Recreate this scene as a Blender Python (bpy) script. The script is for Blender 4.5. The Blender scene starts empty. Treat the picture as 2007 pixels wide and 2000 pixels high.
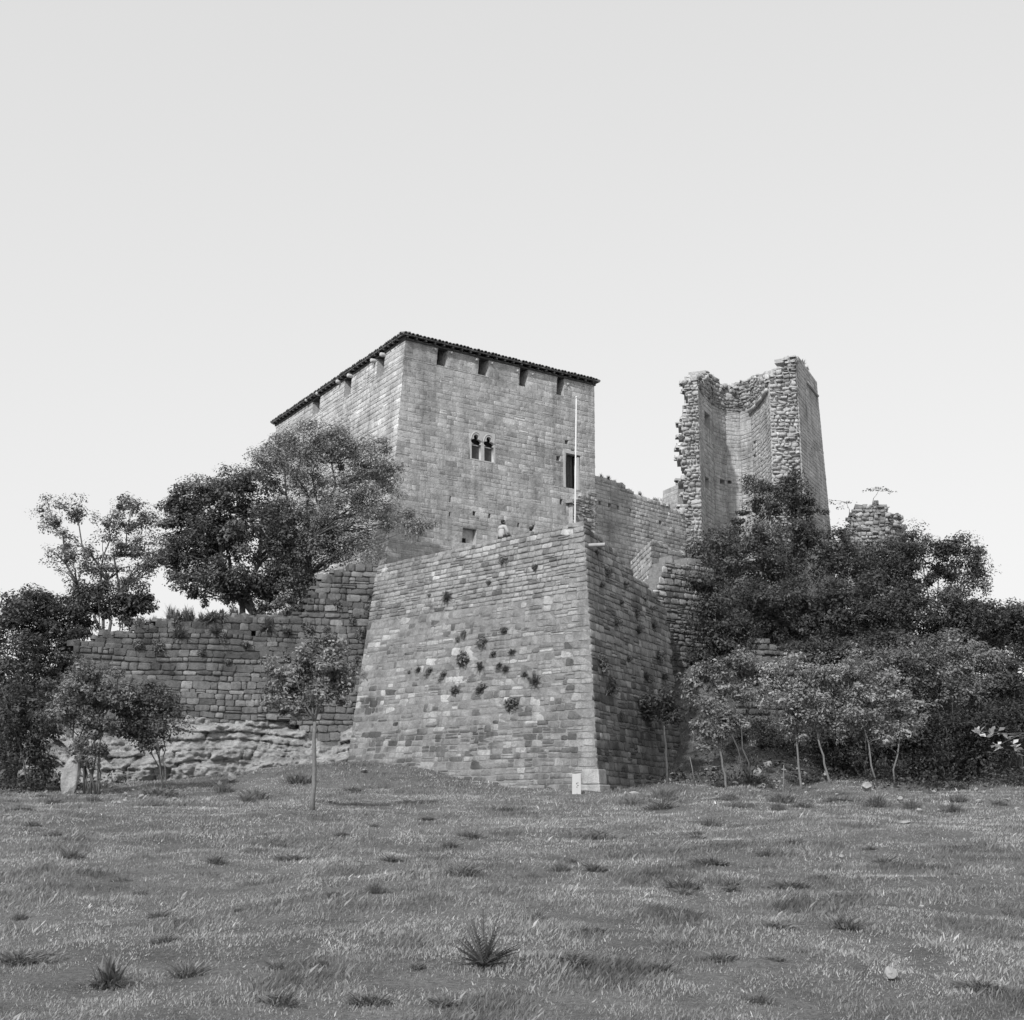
import bpy, math, random
import numpy as np
from mathutils import Vector, Matrix

# ------------------------------------------------------------------ camera
SC = bpy.context.scene
COL = SC.collection
CX, CY, F = 1003.5, 1000.0, 2786.0
HORIZON = 1600.0
PITCH = math.atan((HORIZON - CY) / F)
CP, SP = math.cos(PITCH), math.sin(PITCH)
ZC = 2.8
cam_d = bpy.data.cameras.new('camera')
cam = bpy.data.objects.new('camera', cam_d)
COL.objects.link(cam)
cam.location = (0, 0, ZC)
cam.rotation_euler = (math.pi / 2 + PITCH, 0, 0)
cam_d.sensor_fit = 'HORIZONTAL'
cam_d.sensor_width = 36.0
cam_d.lens = 36.0 * F / 2007.0
cam_d.clip_start = 0.1
cam_d.clip_end = 9000
SC.camera = cam

# ------------------------------------------------------------------ light
SUN_AZ, SUN_EL = 29.0, 40.0          # degrees to the left of straight behind the camera, height
sun_d = bpy.data.lights.new('sun', 'SUN')
sun = bpy.data.objects.new('sun', sun_d)
COL.objects.link(sun)
sun_d.energy = 2.5
sun_d.angle = math.radians(1.5)
sun_d.color = (1, 1, 1)
_a, _e = math.radians(SUN_AZ), math.radians(SUN_EL)
to_sun = Vector((-math.sin(_a) * math.cos(_e), -math.cos(_a) * math.cos(_e), math.sin(_e)))
sun.rotation_euler = (-to_sun).to_track_quat('-Z', 'Y').to_euler()
sun.location = to_sun * 200

world = bpy.data.worlds.new('World')
SC.world = world
world.use_nodes = True
wn = world.node_tree
wn.nodes.clear()
w_sky = wn.nodes.new('ShaderNodeTexSky')
w_sky.sky_type = 'NISHITA'
w_sky.sun_disc = False
w_sky.sun_elevation = math.radians(SUN_EL)
w_sky.sun_rotation = math.atan2(to_sun.x, to_sun.y)
w_sky.air_density = 1.0
w_sky.dust_density = 4.0
w_sky.ozone_density = 1.0
w_bw = wn.nodes.new('ShaderNodeRGBToBW')
w_bg = wn.nodes.new('ShaderNodeBackground')
w_bg.inputs['Strength'].default_value = 0.15
w_out = wn.nodes.new('ShaderNodeOutputWorld')
wn.links.new(w_sky.outputs[0], w_bw.inputs[0])
w_pow = wn.nodes.new('ShaderNodeMath'); w_pow.operation = 'POWER'; w_pow.inputs[1].default_value = 0.26   # thin even haze
w_mul = wn.nodes.new('ShaderNodeMath'); w_mul.operation = 'MULTIPLY'; w_mul.inputs[1].default_value = 3.1
wn.links.new(w_bw.outputs[0], w_pow.inputs[0])
wn.links.new(w_pow.outputs[0], w_mul.inputs[0])
wn.links.new(w_mul.outputs[0], w_bg.inputs['Color'])
wn.links.new(w_bg.outputs[0], w_out.inputs['Surface'])

SC.view_settings.view_transform = 'Standard'
SC.view_settings.look = 'None'
SC.view_settings.exposure = 0.5
SC.view_settings.gamma = 1.0
SC.view_settings.use_curve_mapping = False
SC.cycles.max_bounces = 6
SC.cycles.transparent_max_bounces = 6

rng = np.random.default_rng(7)
random.seed(7)

# ------------------------------------------------------------------ pixel <-> place
def ray(px, py):
    a = (px - CX) / F
    b = (CY - py) / F
    return np.array([a, CP - b * SP, SP + b * CP])

def P(px, py, Y):
    d = ray(px, py)
    t = Y / d[1]
    return np.array([d[0] * t, Y, ZC + d[2] * t])

def PZ(px, py, z):
    d = ray(px, py)
    t = (z - ZC) / d[2]
    return np.array([d[0] * t, d[1] * t, z])

def X(px, Y, z):
    depth = Y * CP + (z - ZC) * SP
    return np.array([(px - CX) / F * depth, Y, z])

def proj(p):
    p = np.asarray(p, float)
    d = p - np.array([0, 0, ZC])
    depth = d[..., 1] * CP + d[..., 2] * SP
    up = -d[..., 1] * SP + d[..., 2] * CP
    return CX + F * d[..., 0] / depth, CY - F * up / depth

def mpp(Y):
    """metres for one photograph pixel at distance Y"""
    return Y * 1.03 / F

# ------------------------------------------------------------------ noise
_tab = np.random.default_rng(3).random((256, 256))
def vnoise(x, y):
    x = np.asarray(x, float); y = np.asarray(y, float)
    xi = np.floor(x).astype(int); yi = np.floor(y).astype(int)
    fx = x - xi; fy = y - yi
    fx = fx * fx * (3 - 2 * fx); fy = fy * fy * (3 - 2 * fy)
    g = lambda i, j: _tab[i % 256, j % 256]
    return (g(xi, yi) * (1 - fx) + g(xi + 1, yi) * fx) * (1 - fy) + (g(xi, yi + 1) * (1 - fx) + g(xi + 1, yi + 1) * fx) * fy

def fbm(x, y, o=4):
    s = 0; a = .5; t = 0
    for k in range(o):
        s = s + a * vnoise(x * 2 ** k + 17.3 * k, y * 2 ** k + 5.1 * k); t += a; a *= .5
    return s / t

# ------------------------------------------------------------------ ground height
def sstep(t):
    t = np.clip(t, 0, 1)
    return t * t * (3 - 2 * t)

def H(x, y):
    x = np.asarray(x, float); y = np.asarray(y, float)
    m = 0.065 * np.clip(y, -40, 72) + 0.02 * np.clip(y - 72, 0, 200)
    m = m + (fbm(x * .11, y * .11, 3) - .5) * .55 * np.clip((62 - y) / 20, .15, 1) + (fbm(x * .6 + 9, y * .6, 3) - .5) * .26
    y0 = np.interp(x, [-60, -26, -20, -7, 0, 4, 8, 11, 15, 20, 60], [60, 62, 71, 73, 73, 65, 62.2, 59.8, 63.5, 67, 68])
    cap = np.interp(x, [-60, -26, -19, -7, 0, 8, 15, 20, 26, 32, 60, 200], [3, 4.5, 6.0, 6.5, 9.5, 12, 13, 9.5, 5.5, 4, 3.5, 3])
    m = m + 0.95 * np.exp(-((x + 7.0) / 6.5) ** 2 - ((y - 65.5) / 6.0) ** 2)
    m = m + (fbm(x * .45 + 80, y * .45, 4) - .5) * .9 * np.exp(-((y - 61) / 3.5) ** 2) * sstep((x - 3.5) / 2)
    h = cap * sstep((y - y0) / (cap * 2.1) * .93)
    h = h * (1 - .8 * sstep((y - 112) / 90))
    return m + h

# ------------------------------------------------------------------ materials
def nt(m):
    m.use_nodes = True
    m.node_tree.nodes.clear()
    return m.node_tree

def node(t, k, **kw):
    n = t.nodes.new(k)
    for a, b in kw.items():
        if a.startswith('i_'):
            n.inputs[a[2:].replace('_', ' ')].default_value = b
        else:
            setattr(n, a, b)
    return n

def mth(t, op, a, b=None):
    n = t.nodes.new('ShaderNodeMath'); n.operation = op
    for i, v in enumerate((a, b)):
        if v is None: continue
        if isinstance(v, (int, float)): n.inputs[i].default_value = v
        else: t.links.new(v, n.inputs[i])
    return n.outputs[0]

def ramp(t, v, pts):
    n = t.nodes.new('ShaderNodeValToRGB')
    el = n.color_ramp.elements
    while len(el) > 1: el.remove(el[-1])
    el[0].position = pts[0][0]; el[0].color = (pts[0][1],) * 3 + (1,)
    for p, c in pts[1:]:
        e = el.new(p); e.color = (c, c, c, 1)
    t.links.new(v, n.inputs[0])
    return n.outputs[0]

def noise(t, scale, detail=4, rough=.6, vec=None, dist=0):
    n = node(t, 'ShaderNodeTexNoise')
    n.inputs['Scale'].default_value = scale
    n.inputs['Detail'].default_value = detail
    n.inputs['Roughness'].default_value = rough
    n.inputs['Distortion'].default_value = dist
    if vec is None:
        g = t.nodes.new('ShaderNodeNewGeometry'); vec = g.outputs['Position']
    t.links.new(vec, n.inputs['Vector'])
    return n.outputs[0]

def principled(t, col, rough=.9, normal=None, spec=.25):
    b = t.nodes.new('ShaderNodeBsdfPrincipled')
    if isinstance(col, (int, float)): b.inputs['Base Color'].default_value = (col, col, col, 1)
    else: t.links.new(col, b.inputs['Base Color'])
    b.inputs['Roughness'].default_value = rough
    b.inputs['Specular IOR Level'].default_value = spec
    if normal is not None: t.links.new(normal, b.inputs['Normal'])
    o = t.nodes.new('ShaderNodeOutputMaterial')
    t.links.new(b.outputs[0], o.inputs['Surface'])
    return b

def bump(t, h, strength, dist):
    n = node(t, 'ShaderNodeBump')
    n.inputs['Strength'].default_value = strength
    n.inputs['Distance'].default_value = dist
    t.links.new(h, n.inputs['Height'])
    return n.outputs[0]

def stone_material(name, joined, stain=(.55, 1.05), bstr=.8):
    m = bpy.data.materials.new(name); t = nt(m)
    if joined:
        a = node(t, 'ShaderNodeAttribute', attribute_name='tone'); tone = a.outputs['Fac']
    else:
        a = node(t, 'ShaderNodeObjectInfo')
        tone = t.nodes.new('ShaderNodeRGBToBW'); t.links.new(a.outputs['Color'], tone.inputs[0]); tone = tone.outputs[0]
    big = ramp(t, noise(t, .55, 5, .65), [(.30, stain[0]), (.55, 1.0), (.75, stain[1])])
    mid = ramp(t, noise(t, 5, 5, .7), [(.25, .62), (.5, 1.0), (.8, 1.22)])
    fine = ramp(t, noise(t, 26, 3, .7), [(.28, .68), (.5, 1.0), (.75, 1.18)])
    g2 = t.nodes.new('ShaderNodeNewGeometry'); mp = node(t, 'ShaderNodeMapping'); mp.inputs['Scale'].default_value = (1.6, 1.6, .16)
    t.links.new(g2.outputs['Position'], mp.inputs['Vector'])
    streak = ramp(t, noise(t, 1.0, 5, .7, mp.outputs[0]), [(.34, .70), (.5, 1.0), (.7, 1.08)])      # rain streaks and lichen
    c = mth(t, 'MULTIPLY', mth(t, 'MULTIPLY', mth(t, 'MULTIPLY', tone, streak), big), mth(t, 'MULTIPLY', mid, fine))
    hgt = mth(t, 'ADD', noise(t, 7, 5, .7), mth(t, 'MULTIPLY', noise(t, 24, 3, .7), .5))
    principled(t, c, .95, bump(t, hgt, bstr, .06), .15)
    return m

M = {}
M['stone'] = stone_material('stone', False)
M['stone_joined'] = stone_material('stone_joined', True)

def plain(name, col, rough=.8, var=.25, scale=6, bs=.3, bd=.01, spec=.25):
    m = bpy.data.materials.new(name); t = nt(m)
    v = ramp(t, noise(t, scale, 5, .65), [(.25, col * (1 - var)), (.5, col), (.78, col * (1 + var))])
    principled(t, v, rough, bump(t, noise(t, scale * 3, 4, .7), bs, bd), spec)
    M[name] = m
    return m

plain('mortar', .21, .95, .35, 4, .8, .05)
plain('mortar_light', .38, .95, .3, 4, .8, .05)
plain('mortar_dark', .10, .95, .4, 4, .8, .05)
plain('bark', .11, .95, .4, 9, .8, .02)
plain('bark_pale', .17, .9, .35, 12, .6, .01)
plain('roof_tile', .14, .85, .45, 5, .5, .02)
plain('old_wood', .07, .9, .35, 8, .6, .01)
plain('door_wood', .06, .85, .35, 8, .6, .01)
plain('dressed_stone', .46, .9, .15, 6, .5, .02)
plain('dark_void', .012, 1, .1)
plain('shutter', .07, .8, .2, 5)
plain('white_paint', .47, .5, .06, 4, .1, .004)
plain('pole_paint', .60, .45, .05, 3, .1, .004)
plain('pipe', .34, .7, .25, 6, .3, .01)
plain('hair', .02, .6, .3, 20)
plain('skin', .32, .6, .06, 10)
plain('shirt', .40, .85, .08, 8, .4, .02)
plain('trousers', .06, .85, .1, 8)
plain('dark_jacket', .05, .85, .1, 8)
plain('boulder', .30, .95, .4, 3.5, 1.0, .06)
plain('boulder_white', .29, .9, .2, 5, .8, .03)
plain('paint_mark', .05, .7, .1, 8)
plain('earth', .12, .95, .4, 3, .8, .05)

def foliage_material(name, base, trans=.35, gloss=.35):
    m = bpy.data.materials.new(name); t = nt(m)
    a = node(t, 'ShaderNodeAttribute', attribute_name='tone')
    c = mth(t, 'MULTIPLY', a.outputs['Fac'], base)
    b = t.nodes.new('ShaderNodeBsdfPrincipled')
    t.links.new(c, b.inputs['Base Color'])
    b.inputs['Roughness'].default_value = .5
    b.inputs['Specular IOR Level'].default_value = gloss
    tr = t.nodes.new('ShaderNodeBsdfTranslucent')
    t.links.new(c, tr.inputs['Color'])
    mx = t.nodes.new('ShaderNodeMixShader'); mx.inputs[0].default_value = trans
    t.links.new(b.outputs[0], mx.inputs[1]); t.links.new(tr.outputs[0], mx.inputs[2])
    o = t.nodes.new('ShaderNodeOutputMaterial'); t.links.new(mx.outputs[0], o.inputs['Surface'])
    M[name] = m
foliage_material('leaf', .165)
foliage_material('leaf_light', .26)
foliage_material('leaf_dark', .068)
foliage_material('grass_blade', .335, .25, .15)
foliage_material('weed', .165, .25, .2)

def ground_material():
    m = bpy.data.materials.new('meadow_ground'); t = nt(m)
    big = ramp(t, noise(t, .12, 5, .6), [(.3, .75), (.5, 1.0), (.7, 1.15)])
    mid = ramp(t, noise(t, 1.1, 5, .7), [(.25, .55), (.5, 1.0), (.75, 1.3)])
    fine = ramp(t, noise(t, 16, 4, .8), [(.28, .45), (.5, 1.0), (.75, 1.5)])
    c = mth(t, 'MULTIPLY', mth(t, 'MULTIPLY', mth(t, 'MULTIPLY', big, mid), fine), .15)
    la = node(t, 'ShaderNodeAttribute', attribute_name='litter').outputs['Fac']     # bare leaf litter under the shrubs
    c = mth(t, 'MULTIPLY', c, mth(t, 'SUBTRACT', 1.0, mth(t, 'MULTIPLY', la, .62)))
    principled(t, c, .95, bump(t, mth(t, 'ADD', noise(t, 14, 4, .8), noise(t, 3, 4, .7)), 1.0, .08), .1)
    M['meadow_ground'] = m
ground_material()

def rock_material():
    m = bpy.data.materials.new('bedrock'); t = nt(m)
    g = t.nodes.new('ShaderNodeNewGeometry')
    mp = node(t, 'ShaderNodeMapping'); mp.inputs['Scale'].default_value = (.6, .6, 4.0)
    t.links.new(g.outputs['Position'], mp.inputs['Vector'])
    strata = noise(t, 1.6, 6, .7, mp.outputs[0], .4)
    c1 = ramp(t, strata, [(.3, .55), (.5, 1.0), (.7, 1.2)])
    c2 = ramp(t, noise(t, .8, 5, .65), [(.3, .6), (.5, 1.0), (.72, 1.25)])
    c3 = ramp(t, noise(t, 14, 4, .75), [(.28, .6), (.5, 1.0), (.75, 1.25)])
    c = mth(t, 'MULTIPLY', mth(t, 'MULTIPLY', mth(t, 'MULTIPLY', c1, c2), c3), .38)
    h = mth(t, 'ADD', mth(t, 'MULTIPLY', strata, 1.5), noise(t, 7, 5, .75))
    principled(t, c, .95, bump(t, h, 1.0, .12), .1)
    M['bedrock'] = m
rock_material()

# ------------------------------------------------------------------ object helpers
def fast_mesh(name, verts, faces_flat, nper, tone=None, smooth=False):
    """verts (N,3), faces_flat: list of (array of vertex indices shaped (k, n))"""
    me = bpy.data.meshes.new(name)
    verts = np.asarray(verts, np.float32)
    me.vertices.add(len(verts)); me.vertices.foreach_set('co', verts.ravel())
    idx = np.concatenate([np.asarray(f, np.int32).ravel() for f in faces_flat])
    tot = np.concatenate([np.full(len(f), np.asarray(f).shape[1], np.int32) for f in faces_flat])
    st = np.concatenate([[0], np.cumsum(tot)[:-1]]).astype(np.int32)
    me.loops.add(len(idx)); me.loops.foreach_set('vertex_index', idx)
    me.polygons.add(len(tot)); me.polygons.foreach_set('loop_start', st)
    if smooth: me.polygons.foreach_set('use_smooth', np.ones(len(tot), bool))
    if tone is not None:
        at = me.attributes.new('tone', 'FLOAT', 'POINT')
        at.data.foreach_set('value', np.asarray(tone, np.float32))
    me.update(calc_edges=True)
    return me

def obj(name, me, mat=None, parent=None, tone=None):
    o = bpy.data.objects.new(name, me)
    COL.objects.link(o)
    if mat is not None and me is not None and not me.materials:
        me.materials.append(M[mat] if isinstance(mat, str) else mat)
    if parent is not None: o.parent = parent
    if tone is not None: o.color = (tone, tone, tone, 1)
    return o

def tag(o, label=None, cat=None, group=None, kind=None):
    if label: o['label'] = label
    if cat: o['category'] = cat
    if group: o['group'] = group
    if kind: o['kind'] = kind
    return o

def thing(name, label, cat, loc=(0, 0, 0), group=None):
    o = bpy.data.objects.new(name, None)
    COL.objects.link(o)
    o.location = loc
    o.empty_display_size = .2
    return tag(o, label, cat, group)

def part(name, me, mat, parent, tone=None):
    """a child whose mesh is in world coordinates"""
    o = obj(name, me, mat, parent, tone)
    o.matrix_parent_inverse = wmat(parent).inverted()
    return o

def wmat(o):
    m = o.matrix_basis.copy()
    if o.parent is None:
        return Matrix.Translation(o.location)
    return wmat(o.parent) @ o.matrix_parent_inverse @ m

class MB:
    def __init__(s): s.v = []; s.f = []; s.n = 0
    def add(s, v, f):
        v = np.asarray(v, float)
        s.v.append(v); s.f += [tuple(i + s.n for i in q) for q in f]; s.n += len(v)
    def hexa(s, c):   # 8 corners: bottom 4 (ccw from above), top 4
        s.add(c, [(3, 2, 1, 0), (4, 5, 6, 7), (0, 1, 5, 4), (1, 2, 6, 5), (2, 3, 7, 6), (3, 0, 4, 7)])
    def frame_box(s, o, u, v, w):
        """box from corner o along vectors u, v, w"""
        o, u, v, w = (np.asarray(a, float) for a in (o, u, v, w))
        s.hexa([o, o + u, o + u + v, o + v, o + w, o + u + w, o + u + v + w, o + v + w])
    def tube(s, pts, rad, n=6, cap=True):
        pts = np.asarray(pts, float)
        if np.isscalar(rad): rad = [rad] * len(pts)
        vs = []
        for i, p in enumerate(pts):
            d = pts[min(i + 1, len(pts) - 1)] - pts[max(i - 1, 0)]
            d = d / (np.linalg.norm(d) + 1e-9)
            a = np.cross(d, [0, 0, 1.0] if abs(d[2]) < .9 else [1.0, 0, 0]); a /= np.linalg.norm(a)
            b = np.cross(d, a)
            for k in range(n):
                t = 2 * math.pi * k / n
                vs.append(p + rad[i] * (math.cos(t) * a + math.sin(t) * b))
        f = []
        for i in range(len(pts) - 1):
            for k in range(n):
                f.append((i * n + k, i * n + (k + 1) % n, (i + 1) * n + (k + 1) % n, (i + 1) * n + k))
        if cap:
            f.append(tuple(range(n))[::-1]); f.append(tuple((len(pts) - 1) * n + k for k in range(n)))
        s.add(vs, f)
    def mesh(s, name, smooth=False):
        me = bpy.data.meshes.new(name)
        me.from_pydata(np.concatenate(s.v).tolist() if s.v else [], [], s.f)
        if smooth: me.polygons.foreach_set('use_smooth', np.ones(len(me.polygons), bool))
        me.update()
        return me

def unit(v):
    v = np.asarray(v, float); return v / np.linalg.norm(v)

# ------------------------------------------------------------------ masonry
def stone_variant(r, rough):
    """irregular worked block in the unit square, standing proud along +z (0..1), rooted at -1"""
    k = .05 + .10 * rough + r.random() * .06
    o = .5
    ring = np.array([(-o + k, -o), (o - k, -o), (o, -o + k), (o, o - k), (o - k, o), (-o + k, o), (-o, o - k), (-o, -o + k)])
    ring = ring + r.normal(0, .014 + .05 * rough, ring.shape)
    sx = .92 - .06 * rough; sy = .88 - .08 * rough
    inner = ring * [sx, sy] + r.normal(0, .012 + .02 * rough, ring.shape)
    jz = .35 * max(0, rough - .6)
    v = [(x, y, -1.5) for x, y in ring] + [(x, y, .30 + r.normal(0, .08)) for x, y in ring] + [(x, y, .85 + r.normal(0, .10 + .15 * rough + jz)) for x, y in inner]
    v.append((r.normal(0, .1), r.normal(0, .1), 1.0 + .15 * rough + r.normal(0, .1)))
    f = []
    for a in (0, 8):
        for i in range(8):
            j = (i + 1) % 8
            f.append((a + i, a + j, a + 8 + j, a + 8 + i))
    tri = [(16 + i, 16 + (i + 1) % 8, 24) for i in range(8)]
    return np.array(v), np.array(f), np.array(tri)

def rubble_variant(r):
    c = np.array([(-.5, -.5), (.5, -.5), (.5, .5), (-.5, .5)]) + r.uniform(-.14, .14, (4, 2))
    v = [(x, y, -1.5) for x, y in c] + [(x * r.uniform(.75, 1.1), y * r.uniform(.7, 1.1), r.uniform(.1, 1.1)) for x, y in c] + [(r.uniform(-.3, .3), r.uniform(-.3, .3), r.uniform(.6, 1.3))]
    f = [(i, (i + 1) % 4, 4 + (i + 1) % 4, 4 + i) for i in range(4)]
    t = [(4 + i, 4 + (i + 1) % 4, 8) for i in range(4)]
    return np.array(v), np.array(f), np.array(t)

_vr = np.random.default_rng(21)
VARS = {0: [stone_variant(_vr, .15) for _ in range(10)], 1: [stone_variant(_vr, .6) for _ in range(10)], 2: [rubble_variant(_vr) for _ in range(10)]}
VMESH = {}
def variant_mesh(kind, i):
    if (kind, i) not in VMESH:
        v, f, t = VARS[kind][i]
        VMESH[kind, i] = fast_mesh('stone', v, [f, t], None)
        VMESH[kind, i].materials.append(M['stone'])
    return VMESH[kind, i]

STONE = 1.0        # overall reflectance of the masonry
def mitre(f1, f2):
    return (f1.back + f2.back) / (1 + float(np.dot(f1.back, f2.back)))

class Wall:
    """one masonry thing: collects the stones of its faces, then makes the largest in view parts of their own"""
    def __init__(s, root):
        s.root = root; s.stones = []; s.core = MB()
    def finish(s, core_mat, most=300, core_name='wall_core'):
        if s.core.n:
            part(core_name, s.core.mesh(core_name), core_mat, s.root)
        A = []
        for i, (mt, kind, var, tone) in enumerate(s.stones):
            u, v = mt[:3, 0], mt[:3, 1]; c = mt[:3, 3]
            q = np.array([c - u / 2 - v / 2, c + u / 2 - v / 2, c + u / 2 + v / 2, c - u / 2 + v / 2])
            x, y = proj(q)
            a = .5 * abs(np.dot(x, np.roll(y, -1)) - np.dot(y, np.roll(x, -1)))
            n = np.cross(u, v)
            if x.mean() < 0 or x.mean() > 2007 or np.dot(n, c - np.array([0, 0, ZC])) > 0: a = 0
            A.append(a)
        order = np.argsort(-np.array(A))
        inv = Matrix.Translation(-Vector(s.root.location))
        for i in order[:most]:
            mt, kind, var, tone = s.stones[i]
            o = obj('stone', variant_mesh(kind, var), None, s.root, tone)
            o.matrix_parent_inverse = inv
            o.matrix_basis = Matrix(mt.tolist())
        rest = order[most:]
        if len(rest):
            V = []; Q = []; T = []; tn = []; n = 0
            for i in rest:
                mt, kind, var, tone = s.stones[i]
                v, f, t = VARS[kind][var]
                V.append(v @ mt[:3, :3].T + mt[:3, 3]); Q.append(f + n); T.append(t + n)
                tn.append(np.full(len(v), tone)); n += len(v)
            me = fast_mesh('stonework', np.concatenate(V), [np.concatenate(Q), np.concatenate(T)], None, np.concatenate(tn))
            me.materials.append(M['stone_joined'])
            tag(part('stonework', me, None, s.root), kind='stuff')

class Face:
    """a plane of masonry between a level foot (bl-br) and a level head (tl-tr)"""
    def __init__(s, bl, br, tr, tl):
        s.bl, s.br, s.tr, s.tl = (np.asarray(a, float) for a in (bl, br, tr, tl))
        s.zb, s.zt = s.bl[2], s.tl[2]
        u = unit(s.br - s.bl); up = (s.tl + s.tr - s.bl - s.br) / 2
        s.n = unit(np.cross(u, up))
        s.back = -unit(np.array([s.n[0], s.n[1], 0]))
    def LR(s, z):
        t = (z - s.zb) / (s.zt - s.zb)
        return s.bl + (s.tl - s.bl) * t, s.br + (s.tr - s.br) * t
    def at(s, u, z):
        L, R = s.LR(z); return L + unit(R - L) * u
    def uz(s, px, py):
        d = ray(px, py); o = np.array([0, 0, ZC])
        t = np.dot(s.bl - o, s.n) / np.dot(d, s.n)
        p = o + d * t
        L, R = s.LR(p[2])
        return np.dot(p - L, unit(R - L)), p[2]
    def rect(s, x0, x1, y0, y1, kind=1):
        """opening from a rectangle in the photograph; measured along the wall"""
        xm, ym = (x0 + x1) / 2, (y0 + y1) / 2
        ua, _ = s.uz(x0, ym); ub, _ = s.uz(x1, ym)
        _, za = s.uz(xm, y1); _, zb = s.uz(xm, y0)
        return [ua, ub, za, zb, kind]

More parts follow.
